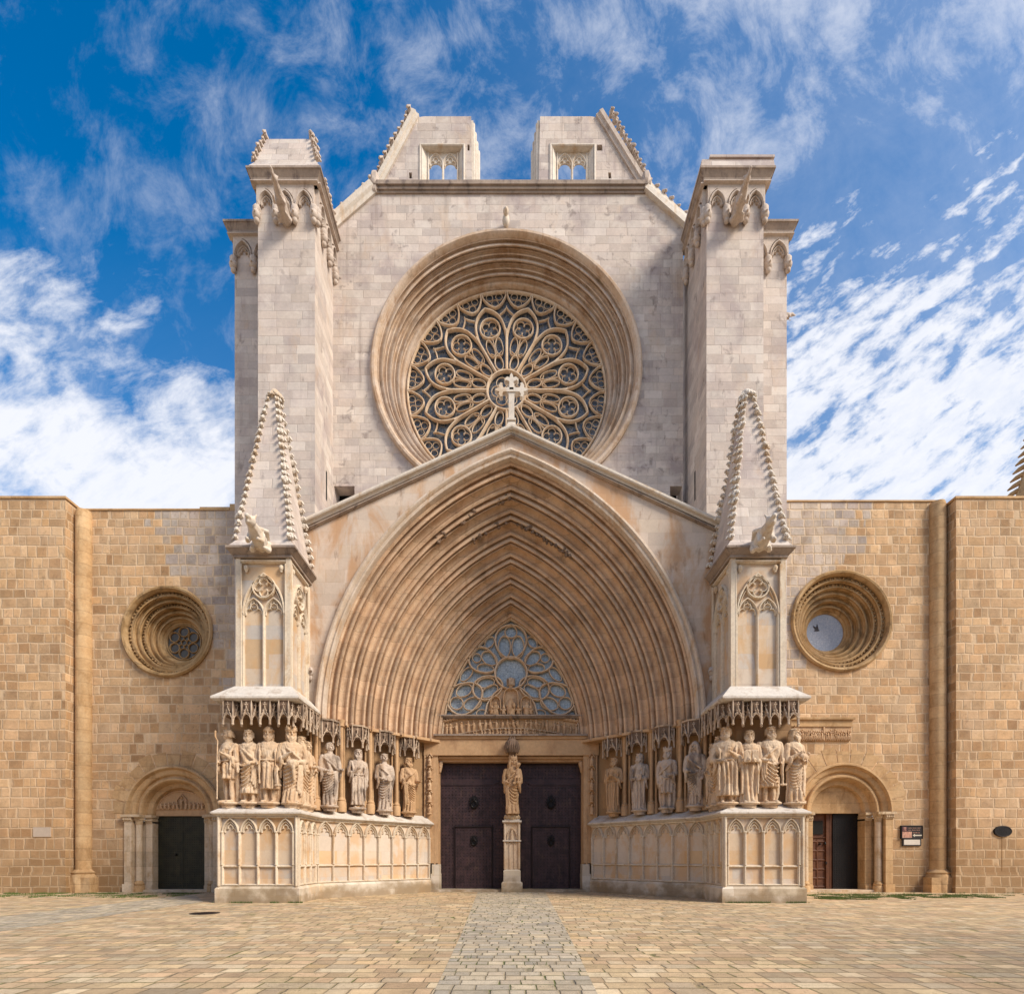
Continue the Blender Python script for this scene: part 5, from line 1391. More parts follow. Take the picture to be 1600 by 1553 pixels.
def pinnacle(flip):
    root = empty('pinnacle_tower', ((9.1 if flip else -9.1), 21.6, 7.8), parent=CA)
    x0, x1, y0, y1 = -10.12, -8.1, 20.6, 22.68
    b = MB(); b.box(x0 + .14, x1 - .14, y0 + .14, y1, 7.6, 12.62); b.build('body', M['panel'], root, flip=flip)
    t = MB()
    t.box(x0, x0 + .17, y0, y0 + .2, 7.8, 12.62); t.box(x1 - .17, x1, y0, y0 + .17, 7.8, 12.62); t.box(x0 + .05, x0 + .15, y0 + .3, y1, 7.8, 12.62)
    t.box(x1 - .14, x1 - .01, y1 - .17, y1 - .003, 9.2, 12.62)
    for fr, L in ((Fr(x0, y0 + .14), 2.02), (Fr(x1 - .14, y0, pi / 2), 2.05)):
        m = L / 2
        zc, R_ = 11.58, .40
        t.bar(fr, [(.02, 12.54), (L - .02, 12.54)], .16, .13, 0)
        for x_ in (.25, L - .25): t.bar(fr, [(x_, 7.8), (x_, 10.6)], .08, .12, 0)
        t.tube([fr.P(.19, 7.8, .12), fr.P(.19, 12.4, .12)], .035, 6); t.tube([fr.P(L - .19, 7.8, .12), fr.P(L - .19, 12.4, .12)], .035, 6)
        t.bar(fr, [(m, 7.8), (m, 10.72)], .09, .13, 0)
        t.bar(fr, parch(.25, L - .25, 10.6, 1.18, 14), .09, .14, 0)
        t.bar(fr, parch(.33, L - .33, 10.6, 1.18, 14), .04, .10, 0)
        for a, c_ in ((.27, m), (m, L - .27)):
            t.bar(fr, parch(a + .0, c_ - .0, 10.55, .95, 8), .07, .12, 0); t.bar(fr, trefoil(a + .06, c_ - .06, 10.55), .04, .08, 0)
            mm = (a + c_) / 2; t.bar(fr, arc(mm - .0, 10.95, .13, -140, 320, 12), .03, .07, 0)
        t.bar(fr, circ(m, zc, R_, 24), .08, .14, 0, True)
        quatrefoil(t, fr, m, zc, R_ * .86, .045, .11, 0)
        for x_ in (.36, L - .36):
            c = Vector(fr.P(x_, 12.28, .08)); t.ball(c, (.09, .09, .12), 8, 6); t.ball(c + Vector((0, 0, -.12)), .05, 6, 4)
    t.build('tracery_panel', M['buttstone'], root, flip=flip)
    cb = MB(); c = Vector((x1 + .02, y1 - .12, 9.1)); cb.ball(c, (.14, .14, .2), 8, 6); cb.ball(c - Vector((0, 0, .25)), (.09, .09, .14), 8, 6); cb.tube([c + Vector((.08, -.1, 0)), c + Vector((.1, -.18, .0))], .05, 5)
    cb.build('carved_corbel', M['carved'], root, 60, flip)
    c = MB()
    for z_, z2, e1, e2 in ((12.62, 12.72, .06, .06), (12.72, 12.88, .08, .24), (12.88, 12.96, .26, .26)):
        c.hull([(x0 - e1, y0 - e1, z_), (x1 + e1, y0 - e1, z_), (x1 + e1, y1 + .2, z_), (x0 - e1, y1 + .2, z_)], [(x0 - e2, y0 - e2, z2), (x1 + e2, y0 - e2, z2), (x1 + e2, y1 + .2, z2), (x0 - e2, y1 + .2, z2)])
    c.build('cornice', M['cornice'], root, flip=flip)
    s = MB(); cx, cy = -9.11, 21.62
    lv = [(12.96, 1.22), (13.3, 1.0), (19.2, .17)]
    for (za, ha), (zb, hb) in zip(lv, lv[1:]):
        s.hull([(cx - ha, cy - ha, za), (cx + ha, cy - ha, za), (cx + ha, cy + ha, za), (cx - ha, cy + ha, za)], [(cx - hb, cy - hb, zb), (cx + hb, cy - hb, zb), (cx + hb, cy + hb, zb), (cx - hb, cy + hb, zb)])
    s.build('spire', M['gable'] if False else M['tower'], root, flip=flip)
    k = MB()
    for sx_ in (-1, 1):
        for sy_ in (-1, 1):
            for i in range(21):
                t_ = i / 20; h = 1.0 + (.17 - 1.0) * t_
                q = MB() if sy_ < 0 else k
                crocket(q, (cx + sx_ * h, cy + sy_ * h, 13.35 + 5.75 * t_), (sx_, sy_, -.1), (-sx_ * .13, -sy_ * .13, 1), 1.0 + .14 * (1 - t_))
                if sy_ < 0: q.build('crocket', M['palestone'], root, 50, flip)
    tag(k.build('crocket_row', M['palestone'], root, 50, flip), kind='stuff')
    fi = MB()
    for i in range(8): a = 2 * pi * i / 8 + .4; crocket(fi, (cx + .14 * cos(a), cy + .14 * sin(a), 19.25), (cos(a), sin(a), .2), (0, 0, 1), 1.2)
    fi.ball((cx, cy, 19.45), (.22, .22, .2), 8, 6); fi.build('finial', M['palestone'], root, 50, flip)
    gm = MB(); beast(gm, (-9.08, 20.55, 12.98), (.10, -1.0, .05), 1.45)
    gm.tube([(-9.1, 21.0, 12.95), (-9.1, 20.5, 12.98)], [.28, .22], 8); sculpt('gargoyle', gm, .03, M['palestone'], root, flip)
pinnacle(False); pinnacle(True)

# ------------------------------------------------------------------ side wings
def wing(flip, label, name='church_wing'):
    sg = 1 if flip else -1
    root = empty(name, (sg * 17, 26.5, 0), label, 'church wing')
    wcx, wcz, wr = (-15.5, 12.7, 2.33) if flip else (-16.1, 12.2, 2.10)
    xd, zsp, rd = (-15.62, 3.78, 2.22) if flip else (-15.82, 3.65, 2.22)
    top = 18.3 if flip else 17.9
    out = [(-20.3, 0), (-20.3, top), (-10.2, top), (-10.2, 0), (xd + rd, 0)] + [(xd + rd * cos(a), zsp + rd * sin(a)) for a in [pi * i / 24 for i in range(25)]] + [(xd - rd, 0)]
    w_ = MB(); w_.plate(out[::-1], 26.3, 27.0, [circ(wcx, wcz, wr, 64)]); w_.build('wall', M['wing'], root, flip=flip)
    b = MB(); b.box(-38, -20.36, 25.6, 31, 0, 18.0); b.build('corner_block', M['wing'], root, flip=flip)
    bs = MB(); bs.hull([(-38, 25.48, 0), (-20.24, 25.48, 0), (-20.24, 26.2, 0), (-38, 26.2, 0)], [(-38, 25.55, .95), (-20.31, 25.55, .95), (-20.31, 26.2, .95), (-38, 26.2, .95)]); bs.build('battered_base', M['wing'], root, flip=flip) 
    cp = MB(); cp.box(-38, -20.30, 25.54, 31, 18.003, 18.10); cp.box(-20.28, -13.2 if not flip else -10.4, 26.25, 27.2, top + .003, top + .07)
    if not flip:
        cp.box(-14.6, -13.2, 26.28, 27.0, top + .073, top + .16); cp.box(-13.19, -10.4, 26.28, 27.0, top + .003, top + .30)
    cp.build('coping', M['goldstone'], root, flip=flip)
    # attached round shaft in the angle
    c = MB(); cc = (-19.98, 26.22)
    c.lathe([(.34, 1.05), (.34, top - .25), (.30, top - .1), (.1, top - .02)], cc, 20); c.build('round_shaft', M['goldstone'], root, 50, flip)
    c = MB(); c.lathe([(.55, 0), (.55, .75), (.48, .85), (.52, .92), (.42, 1.0), (.34, 1.08)], cc, 8); c.box(cc[0] - .62, cc[0] + .62, 25.75, 26.3, -.01, .70); c.build('shaft_base', M['goldstone'], root, 40, flip)
    # round window
    wr_ = empty('round_window', (sg * abs(wcx), 26.6, wcz - wr), parent=root)
    gr = .90 if flip else .88
    prof = [(wr + .02, 26.31), (wr + .05, 26.20), (wr - .02, 26.13), (wr - .10, 26.15), (wr - .15, 26.24), (wr - .18, 26.32)]
    n_ = 5; ra, ya, rb, yb = wr - .18, 26.34, gr + .18, 27.45
    prof2 = orders(ra, ya, rb, yb, n_, [(0, 0), (.12, -.03), (.2, -.10), (.38, -.12), (.46, -.02), (.52, .06), (.62, .09), (.72, .06), (.78, -.01), (.9, .0)])
    mb = MB(); revolve(mb, prof + prof2 + [(rb, yb), (rb - .05, yb + .02), (rb - .08, yb + .1), (gr + .02, yb + .14), (gr, yb + .3)], wcx, wcz, 80)
    mb.build('moulded_surround', M['ring'], wr_, 35, flip)
    cm = MB(); L = n_
    for k in ((0, 2) if not flip else (0, 1)):
        f0 = (k + .16) / L; f1 = (k + .44) / L
        r0, q0, r1, q1 = ra + (rb - ra) * f0, ya + (yb - ya) * f0, ra + (rb - ra) * f1, ya + (yb - ya) * f1
        cnt = 64
        for i in range(cnt):
            a = 2 * pi * i / cnt; rr_ = (r0 + r1) / 2; yy = (q0 + q1) / 2 + .04
            cm.ball((wcx + rr_ * cos(a), yy, wcz + rr_ * sin(a)), (.06 + .02 * sin(i * 2.3), .06, .06), 6, 4)
    cm.build('carved_leaf_band', M['ringcarved'], wr_, 60, flip)
    g = MB(); y_ = yb + .2; g.add([(x_, y_, z_) for x_, z_ in circ(wcx, wcz, gr + .05, 40)] + [(x_, y_ + .03, z_) for x_, z_ in circ(wcx, wcz, gr + .05, 40)], [tuple(range(40)), tuple(range(40, 80))])
    g.build('glass', M['roundglass' if flip else 'darkglass'], wr_, flip=flip)
    if flip:
        bd = MB(); k_ = .028; bx, bz = -(wcx) * 1.0 - .42, wcz + .22
        pts = [(-2.5, -3), (1.5, -3.2), (4, -2.6), (2.6, -1.5), (2.2, .5), (1.6, 2.4), (1.0, 5), (.2, 2.6), (-.3, 1.0), (-2.0, 2.2), (-3.6, 2.8), (-2.6, .8), (-1.2, -1.2)]
        bd.plate([(bx + a * k_ * 1.6, bz + b * k_ * 1.6) for a, b in pts], y_ - .02, y_ - .004); bd.build('bird_shape', M['studs'], wr_)
    else:
        t = MB(); fr = Fr(wcx, y_)
        t.bar(fr, circ(0, wcz, gr * .97, 36), .08, .10, 0, True); t.bar(fr, circ(0, wcz, .14, 14), .05, .08, 0, True)
        for i in range(6): a = radians(60 * i + 30); t.bar(fr, circ(.53 * cos(a), wcz + .53 * sin(a), .24, 16), .055, .09, 0, True); t.bar(fr, [(.15 * cos(a), wcz + .15 * sin(a)), (.28 * cos(a), wcz + .28 * sin(a))], .05, .08, 0)
        t.build('tracery', M['ring'], wr_, flip=flip)
    # doorway
    dw = empty('doorway', (sg * abs(xd), 26.6, 0), parent=root)
    sp = zsp
    prof = [(rd + .02, 26.32), (rd + .06, 26.20), (rd + .02, 26.13), (rd - .06, 26.12), (rd - .11, 26.2), (rd - .13, 26.28), (rd - .20, 26.30)]
    prof += [(rd - .30, 26.31), (rd - .36, 26.36), (rd - .38, 26.46)]
    prof += [(rd - .46 - .10 * (1 - cos(pi * t)) + .0, 26.46 - .12 * sin(pi * t)) for t in (0, .2, .4, .6, .8, 1)]
    prof += [(rd - .70, 26.62), (rd - .72, 26.70), (rd - .92, 26.73), (rd - .95, 26.78), (rd - .96, 27.1)]
    a = MB(); sweep_arch(a, prof, 0.0001, sp, sp - .02, 22, xd); a.build('arch_moulding', M['goldstone'], dw, 40, flip)
    vs = MB(); nn = 13
    for i in range(nn):
        a0, a1 = pi * (i + .05) / nn, pi * (i + .95) / nn; r2 = rd + .72 + .1 * ((i * 7) % 3 - 1)
        pts = [(xd + (rd + .05) * cos(a0), sp + (rd + .05) * sin(a0)), (xd + r2 * cos(a0), sp + r2 * sin(a0)), (xd + r2 * cos(a1), sp + r2 * sin(a1)), (xd + (rd + .05) * cos(a1), sp + (rd + .05) * sin(a1))]
        if max(p[0] for p in pts) > -10.7: continue
        vs.plate(pts, 26.288, 26.31)
    vs.build('voussoirs', M['goldstone'], dw, flip=flip)
    dk = MB()
    hw = 1.24; y0 = 27.0; ztop = sp - .02
    for s_ in (-1, 1):
        X = lambda q: xd + s_ * q
        def bx(mb, q0, q1, *r): mb.box(min(X(q0), X(q1)), max(X(q0), X(q1)), *r)
        pj = MB(); bx(pj, 1.90, 2.24, 26.16, 26.9, 0.35, sp - .32); bx(pj, 1.86, 2.30, 26.10, 26.9, 0, .38); bx(pj, hw, 1.55, 26.66, 27.4, .3, sp - .32); bx(pj, hw + .0, 1.6, 26.60, 27.4, 0, .3); bx(pj, 1.55, 1.92, 26.72, 27.3, 0, sp - .3)
        pj.build('jamb', M['warmpale'] if not flip else M['goldstone'], dw, flip=flip)
        cl = MB(); cl.lathe([(.15, .52), (.145, sp - .55), (.145, sp - .45)], (X(1.73), 26.45), 12); cl.build('column', M['warmpale'], dw, 50, flip)
        cb_ = MB(); cb_.lathe([(.24, 0), (.24, .25), (.20, .30), (.23, .38), (.17, .46), (.15, .53)], (X(1.73), 26.45), 8); cb_.build('column_base', M['goldstone'], dw, 40, flip)
        cp_ = MB(); cp_.lathe([(.15, sp - .48), (.17, sp - .44), (.16, sp - .38), (.22, sp - .2), (.25, sp - .14)], (X(1.73), 26.45), 10)
        for i in range(8): a_ = 2 * pi * i / 8; cp_.ball((X(1.73) + .19 * cos(a_), 26.45 + .19 * sin(a_), sp - .24), .06, 6, 4)
        bx(cp_, 1.88, 2.27, 26.12, 26.9, sp - .34, sp - .14); bx(cp_, hw - .0, 1.56, 26.62, 27.4, sp - .40, sp - .14)
        for i in range(4): cp_.ball((X(1.93 + .1 * i), 26.12, sp - .25), .06, 6, 4)
        for i in range(4): cp_.ball((X(hw + .05 + .08 * i), 26.61, sp - .28), .06, 6, 4)
        bx(cp_, 1.50, 2.36, 26.06, 27.0, sp - .14, sp - .02); bx(cp_, hw - .04, 1.50, 26.52, 27.1, sp - .14, sp - .021)
        cp_.build('capital', M['capital'], dw, 50, flip)
    ty = MB(); r2 = rd - .95
    ty.plate([(xd + r2 * cos(a_), sp + r2 * sin(a_)) for a_ in [pi * i / 20 for i in range(21)]] + [(xd - r2, sp - .03), (xd + r2, sp - .03)], 26.98, 27.3)
    ty.build('tympanum', M['lintel'] if not flip else M['goldstone'], dw, flip=flip)
    if not flip:
        q = MB(); rr_ = random.Random(9)
        q.bar(Fr(xd, 26.98), [(-r2 + .05, sp + .30)] + [(r2 * .93 * cos(a_), sp + .30 + (r2 * .88 - .25) * sin(a_)) for a_ in [pi - pi * i / 16 for i in range(1, 16)]] + [(r2 - .05, sp + .30)], .06, .05, 0, True)
        for i in range(11):
            x_ = xd - 1.0 + 2.0 * i / 10; hh = (.34 if i != 5 else .62) * (1 - .35 * abs(i - 5) / 5)
            q.tube([(x_, 26.95, sp + .34), (x_ + rr_.uniform(-.03, .03), 26.92, sp + .34 + hh * .6)], [.075, .06], 6); q.ball((x_, 26.90, sp + .34 + hh * .85), .05, 6, 5)
            q.tube([(x_, 26.92, sp + .34 + hh * .5), (x_ + .09, 26.88, sp + .34 + hh * .6)], .028, 5)
        q.bar(Fr(xd, 26.98), [(-.22, sp + .34), (-.22, sp + .75), (0, sp + 1.0), (.22, sp + .75), (.22, sp + .34)], .05, .08, 0)
        q.build('carved_figures', M['relief'], dw, 60, flip)
    th = MB(); th.box(xd - hw - .5, xd + hw + .5, 26.4, 27.6, -.01, .10); th.build('threshold', M['warmpale'], dw, flip=flip)
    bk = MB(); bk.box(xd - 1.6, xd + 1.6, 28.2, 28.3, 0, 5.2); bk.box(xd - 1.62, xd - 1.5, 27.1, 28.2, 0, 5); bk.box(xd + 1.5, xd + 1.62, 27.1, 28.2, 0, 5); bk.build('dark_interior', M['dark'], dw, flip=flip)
    def studs(mb, x0, x1, z0, z1, y_, nx_, nz_):
        for j in range(nz_):
            for i in range(nx_):
                x_ = x0 + (x1 - x0) * (i + .5) / nx_; z_ = z0 + (z1 - z0) * (j + .5) / nz_
                mb.add([(x_ - .02, y_, z_ - .02), (x_ + .02, y_, z_ - .02), (x_ + .02, y_, z_ + .02), (x_ - .02, y_, z_ + .02), (x_, y_ - .025, z_)], [(0, 1, 4), (1, 2, 4), (2, 3, 4), (3, 0, 4)])
    if not flip:
        for s_ in (-1, 1):
            d = MB(); xa, xb = (xd - hw, xd - .01) if s_ < 0 else (xd + .01, xd + hw)
            d.box(xa, xb, 27.1, 27.2, .1, ztop); studs(d, xa, xb, .2, ztop - .1, 27.099, 11, 30)
            d.build('door_leaf', M['greendoor'], dw)
        dh = MB(); dh.tube([(xd - .35, 27.08, 1.75), (xd - .35, 27.03, 1.75)], .05, 8); dh.build('door_handle', M['iron'], dw)
    else:
        # mirrored: the local left here is the photo's right
        d = MB(); xa, xb = xd + .10, xd + hw; d.box(xa, xb, 27.35, 27.42, .1, ztop); fr = Fr(0, 27.35)
        for x_ in (xa + .07, (xa + xb) / 2, xb - .07): d.bar(fr, [(x_, .15), (x_, 2.5)], .09, .035, 0)
        for z_ in (.2, .62, 1.05, 1.5, 1.95, 2.4): d.bar(fr, [(xa, z_), (xb, z_)], .09, .036, 0)
        d.bar(fr, [(xa + .04, 2.6), (xb, 2.6)], .07, .05, 0); d.build('wooden_door', M['wood'], dw, flip=True)
        e = MB(); e.box(xa + .3, xb - .1, 27.30, 27.345, 2.75, 3.4); e.build('door_window', M['dark'], dw, flip=True)
        f = MB(); f.box(xd - .02, xd + .085, 27.25, 27.42, .1, ztop); f.box(xd + .095, xd + .26, 27.26, 27.345, .1, ztop); f.build('door_post', M['wood'], dw, flip=True)
        k = MB(); k.tube([(xa + .45, 27.33, 2.28), (xa + .45, 27.27, 2.28)], .045, 8); k.ball((xa + .2, 27.28, 2.3), (.05, .03, .08), 8, 6); k.ball((xa + .15, 27.28, 1.35), (.05, .03, .1), 8, 6); k.build('door_handle', M['iron'], dw, 50, True)
        l = MB(); l.box(xd - hw + .02, xd - .03, 27.2, 27.28, .1, ztop); studs(l, xd - hw, xd - .05, .2, ztop - .3, 27.199, 10, 30); l.build('open_iron_leaf', M['iron'], dw, flip=True)
    return root
wing(False, 'lower golden stone wing left of the tall front, with a dark green double door')
wing(True, 'lower golden stone wing right of the tall front, with an open wooden door')

# crocketed spire far behind the right wing
sp = MB(); cx, cy = 36.0, 36.5
sp.hull([(cx - 2.2, cy - 2.2, 0), (cx + 2.2, cy - 2.2, 0), (cx + 2.2, cy + 2.2, 0), (cx - 2.2, cy + 2.2, 0)], [(cx - 2.0, cy - 2.0, 24.2), (cx + 2.0, cy - 2.0, 24.2), (cx + 2.0, cy + 2.0, 24.2), (cx - 2.0, cy + 2.0, 24.2)])
st_ = empty('crocketed_spire', (cx, cy, 0), 'ochre spire with hooked crockets rising behind the wall at the far right edge', 'spire')
sp.build('shaft', M['goldstone'], st_)
s2 = MB(); s2.hull([(cx - 2.0, cy - 2.0, 24.2), (cx + 2.0, cy - 2.0, 24.2), (cx + 2.0, cy + 2.0, 24.2), (cx - 2.0, cy + 2.0, 24.2)], [(cx - .1, cy - .1, 34.5), (cx + .1, cy - .1, 34.5), (cx + .1, cy + .1, 34.5), (cx - .1, cy + .1, 34.5)]); s2.build('pyramid', M['goldstone'], st_)
k = MB()
for sx_ in (-1, 1):
    for sy_ in (-1, 1):
        for i in range(20):
            t_ = i / 20; h = 2.0 - 1.9 * t_; p = Vector((cx + sx_ * h, cy + sy_ * h, 24.5 + 10 * t_)); o = Vector((sx_, sy_, -.45)).normalized()
            k.tube([p - o * .1, p + o * .25, p + o * .55 + Vector((0, 0, -.05))], [.16, .14, .06], 6)
k.build('crocket_row', M['goldstone'], st_, 50)

# ------------------------------------------------------------------ fixtures on the walls and ground
def on_wall(u, v, d): return ((u - CU) * d / F, 1.6 + (CV - v) * d / F)
def plaque_box(mb, u0, v0, u1, v1, d, ya, yb):
    x0, z1 = on_wall(u0, v0, d); x1, z0 = on_wall(u1, v1, d); mb.box(x0, x1, ya, yb, z0, z1); return x0, x1, z0, z1
p = MB(); plaque_box(p, 53, 1292, 80, 1307, 25.6, 25.555, 25.6)
tag(p.build('stone_plaque', M['marble']), 'small blank pale stone plaque on the golden wall at far left', 'plaque')
x_, z_ = on_wall(1565.5, 1298.5, 25.6); rt = empty('oval_plaque', (x_, 25.58, z_ - .25), 'dark oval metal plaque with a rusty drip, on the wall at far right', 'plaque')
p = MB(); p.plate(circ(x_, z_, .41, 28, .255), 25.53, 25.6); p.build('plate', M['iron'], rt)
p = MB(); fr = Fr(x_, 25.53); p.bar(fr, circ(0, z_, .385, 28, .23), .025, .012, 0, True)
for i, (w_, zz) in enumerate(((.14, .12), (.24, .05), (.27, -.02), (.22, -.09), (.12, -.15))):
    for q in range(int(w_ / .035)): p.bar(fr, [(-w_ + q * .07, z_ + zz - .015), (-w_ + q * .07 + .03, z_ + zz + .015)], .014, .010, 0)
p.build('raised_lettering', M['studs'], rt)
mr, ntr, br = new_mat('rust_drip', .9); Pq, _ = pos(ntr); finish(ntr, br, mixc(ntr, noi(ntr, Pq, 9, 4), (.17, .09, .035), (.30, .17, .07)))
p = MB(); p.add([(x_ - .03, 25.545, 1.0), (x_ + .05, 25.545, 1.0), (x_ + .02, 25.597, z_ - .25), (x_ - .02, 25.597, z_ - .25)], [(0, 1, 2, 3)])
p = MB(); p.box(x_ - .018, x_ + .012, 25.594, 25.6, 1.0, z_ - .25); p.build('rust_drip', mr, rt)

rt = empty('information_sign', (18.8, 26.25, 1.9), 'dark framed information sign with an arrow and a white panel, right of the side door', 'sign')
p = MB(); d = 26.3; x0, x1, z0, z1 = plaque_box(p, 1406, 1289.5, 1440, 1310, d, 26.22, 26.3); p.build('board', M['blackpanel'], rt)
fr = Fr(0, 26.22)
f = MB(); f.bar(fr, [(x0 + .02, z0 + .02), (x1 - .02, z0 + .02), (x1 - .02, z1 - .02), (x0 + .02, z1 - .02)], .05, .02, 0, True); f.build('frame', M['iron'], rt)
e = MB(); plaque_box(e, 1408, 1291.5, 1415.5, 1298.3, d, 26.211, 26.22); e.build('emblem_field', M['maroon'], rt)
e = MB(); ex, ez = on_wall(1411.8, 1295, d); ff = Fr(ex, 26.211)
e.bar(ff, [(-.06, ez + .06), (.0, ez + .0), (.06, ez + .06)], .02, .005, 0); e.bar(ff, [(-.055, ez - .055), (.0, ez + .0), (.055, ez - .055)], .02, .005, 0); e.bar(ff, [(-.05, ez + .065), (.05, ez + .065)], .02, .006, 0); e.bar(ff, [(-.04, ez - .065), (.04, ez - .065)], .015, .006, 0); e.build('emblem', M['photo'], rt)
e = MB(); plaque_box(e, 1408, 1299, 1422.5, 1308.5, d, 26.211, 26.22); e.build('photograph', M['photo'], rt)
e = MB(); ax, az = on_wall(1424, 1304.8, d); w_ = .42
e.plate([(ax, az), (ax + .10, az + .075), (ax + .10, az + .028), (ax + w_, az + .028), (ax + w_, az - .028), (ax + .10, az - .028), (ax + .10, az - .075)], 26.208, 26.22); e.build('arrow', M['arrowwhite'], rt)
def text(body, x_, y_, z_, size, mat, parent, name='lettering'):
    c = bpy.data.curves.new(name, 'FONT'); c.body = body; c.size = size; c.extrude = .001
    o = bpy.data.objects.new(name, c); scene.collection.objects.link(o); dg = bpy.context.evaluated_depsgraph_get()
    me = bpy.data.meshes.new_from_object(o.evaluated_get(dg)); bpy.data.objects.remove(o)
    for v in me.vertices: v.co = Vector((x_ + v.co.x, y_ - v.co.z, z_ + v.co.y))
    me.materials.clear(); return link_mesh(name, me, mat, parent)
# the sign's lines are illegible marks in the photo: rows of short strokes
l = MB()
for (u0, u1, v, n_) in ((1418, 1437, 1293.3, 15), (1417.5, 1436, 1296.5, 16), (1424.5, 1436.5, 1300.6, 17)):
    for i in range(n_):
        if i % 6 == 4: continue
        a, zz = on_wall(u0 + (u1 - u0) * i / n_, v, d); l.bar(fr, [(a, zz - .02), (a + .006 * (i % 3), zz + .02)], .012, .004, 0); l.bar(fr, [(a, zz + .015 * ((i % 3) - 1)), (a + .018, zz + .015 * ((i % 3) - 1))], .009, .004, 0)
l.build('lettering', M['photo'], rt)
e = MB(); a0, a1, b0, b1 = plaque_box(e, 1409, 1310.3, 1438, 1321.3, d, 26.24, 26.3); e.build('lower_frame', M['blackpanel'], rt)
e = MB(); plaque_box(e, 1411, 1311.3, 1436, 1319.5, d, 26.23, 26.24); e.build('white_panel', M['white'], rt)

rt = empty('carved_relief_slab', (15.0, 26.2, 7.1), 'long carved relief slab full of tiny figures above the right side door', 'relief')
p = MB(); xa, xb, za, zb = plaque_box(p, 1240, 1135, 1328, 1157, d, 26.24, 26.3); p.build('slab', M['relief'], rt)
p = MB(); p.box(xa - .2, xb + .14, 26.10, 26.3, zb + .30, zb + .40); p.box(xa - .2, xb + .06, 26.2, 26.3, zb, zb + .30); p.box(xa, xb + .06, 26.18, 26.3, zb - .02, zb + .05); p.build('drip_moulding', M['goldstone'], rt)
p = MB(); rr_ = random.Random(4)
for i in range(26):
    x_ = xa + (xb - xa) * (i + .5) / 26
    if i in (13,): p.box(x_ - .03, x_ + .03, 26.18, 26.24, za, zb); continue
    hh = rr_.uniform(.40, .54)
    p.tube([(x_, 26.22, za + .02), (x_ + rr_.uniform(-.03, .03), 26.20, za + hh * .55), (x_, 26.21, za + hh * .75)], [.045, .05, .04], 6); p.ball((x_, 26.18, za + hh * .92), .042, 6, 5)
    p.tube([(x_, 26.18, za + hh * .6), (x_ + rr_.uniform(-.1, .1), 26.15, za + hh * rr_.uniform(.4, .9))], .022, 5)
    p.tube([(x_ + .03, 26.18, za + .05), (x_ + .05 + rr_.uniform(-.03, .03), 26.17, za + hh * .4)], .02, 5)
p.build('figures', M['relief'], rt, 60)

# manhole cover
x_, y_ = (320 - CU) * (1.6 * F / 86.5) / F, 1.6 * F / 86.5
rt = MB(); rt.lathe([(.40, .0), (.40, .012), (.36, .012), (.36, .008), (.01, .008)], (x_, y_), 28)
for i in range(-3, 4):
    for j in range(-3, 4):
        if i * i + j * j < 9: rt.box(x_ + i * .09 - .03, x_ + i * .09 + .03, y_ + j * .09 - .03, y_ + j * .09 + .03, .006, .013)
tag(rt.build('manhole_cover', M['studs']), 'round dark iron manhole cover in the paving before the left buttress', 'manhole cover')

# grass and weeds
def grass(name, spots, n, seed, hmin=.02, hmax=.07):
    rr_ = random.Random(seed); mb = MB()
    for _ in range(n):
        x0, x1, y0, y1, sh = rr_.choice(spots); x_, y_ = rr_.uniform(x0, x1), rr_.uniform(y0, y1)
        if noise.noise(Vector((x_ * 1.3, y_ * 1.3, seed))) < sh: continue
        h = rr_.uniform(hmin, hmax); a = rr_.uniform(0, 6.28); l_ = rr_.uniform(.0, .05)
        mb.add([(x_ - .008 * cos(a), y_ - .008 * sin(a), 0), (x_ + .008 * cos(a), y_ + .008 * sin(a), 0), (x_ + l_ * cos(a + 1), y_ + l_ * sin(a + 1), h)], [(0, 1, 2)])
    return tag(mb.build(name, M['grass']), kind='stuff')
grass('grass', [(12.6, 19.8, 22.3, 24.6, -.05), (12.0, 15.5, 21.4, 23.0, .1)], 30000, 1)
grass('weeds', [(-22.5, -13.8, 22.4, 24.2, -.02), (-24, -12, 24.6, 25.4, .05), (17, 24, 23.2, 24.6, .15)], 22000, 2)
grass('weeds', [(-10.6, -7.4, 19.86, 19.96, -.1), (7.4, 10.6, 19.86, 19.96, -.1), (-23, -10.7, 25.3, 25.5, .1), (12, 23, 25.25, 25.5, .1), (-1.0, 1.0, 8, 22, .38)], 5000, 3, .02, .09)

# ------------------------------------------------------------------ statues on the ledges
GF = 'statues standing on the buttress corners'; GS = 'statues in the recessed sides of the portal'
A_ = radians
def place_front(u, d, off=0.0): return (u - CU) * d / F
ZB = 3.40
# left buttress, from the outer corner inwards
statue('statue', place_front(359, 20.45), 20.45, ZB, A_(-22), 'statue in knee-length tunic with a thick staff, outermost on the left buttress', STAT, 2.62, 11, 'capbeard' if False else 'short', ('waist', 'chest'), 'staff', 0, .80, -.7, GF, wide=.82)
statue('statue', place_front(390, 20.42), 20.42, ZB, A_(4), 'bearded statue with mantle slung across the hips, second from the outer end, left buttress', STAT, 2.6, 13, 'beard', ('low', 'waist'), None, 1, .30, .12, GF, wide=.95)
statue('statue', place_front(421, 20.42), 20.42, ZB, A_(6), 'bearded capped statue holding a long roll of cloth downwards, on the left buttress', STAT, 2.66, 14, 'capbeard', ('hip', 'low'), 'scroll', 0, .45, .10, GF, wide=.92)
statue('statue', place_front(457, 20.50), 20.50, ZB, A_(22), 'crowned long bearded statue clasping a bundle at the inner corner of the left buttress', STAT, 2.66, 17, 'longbeardcrown', ('chest', 'waist'), 'sack', 1, .0, .15, GF, wide=1.0)
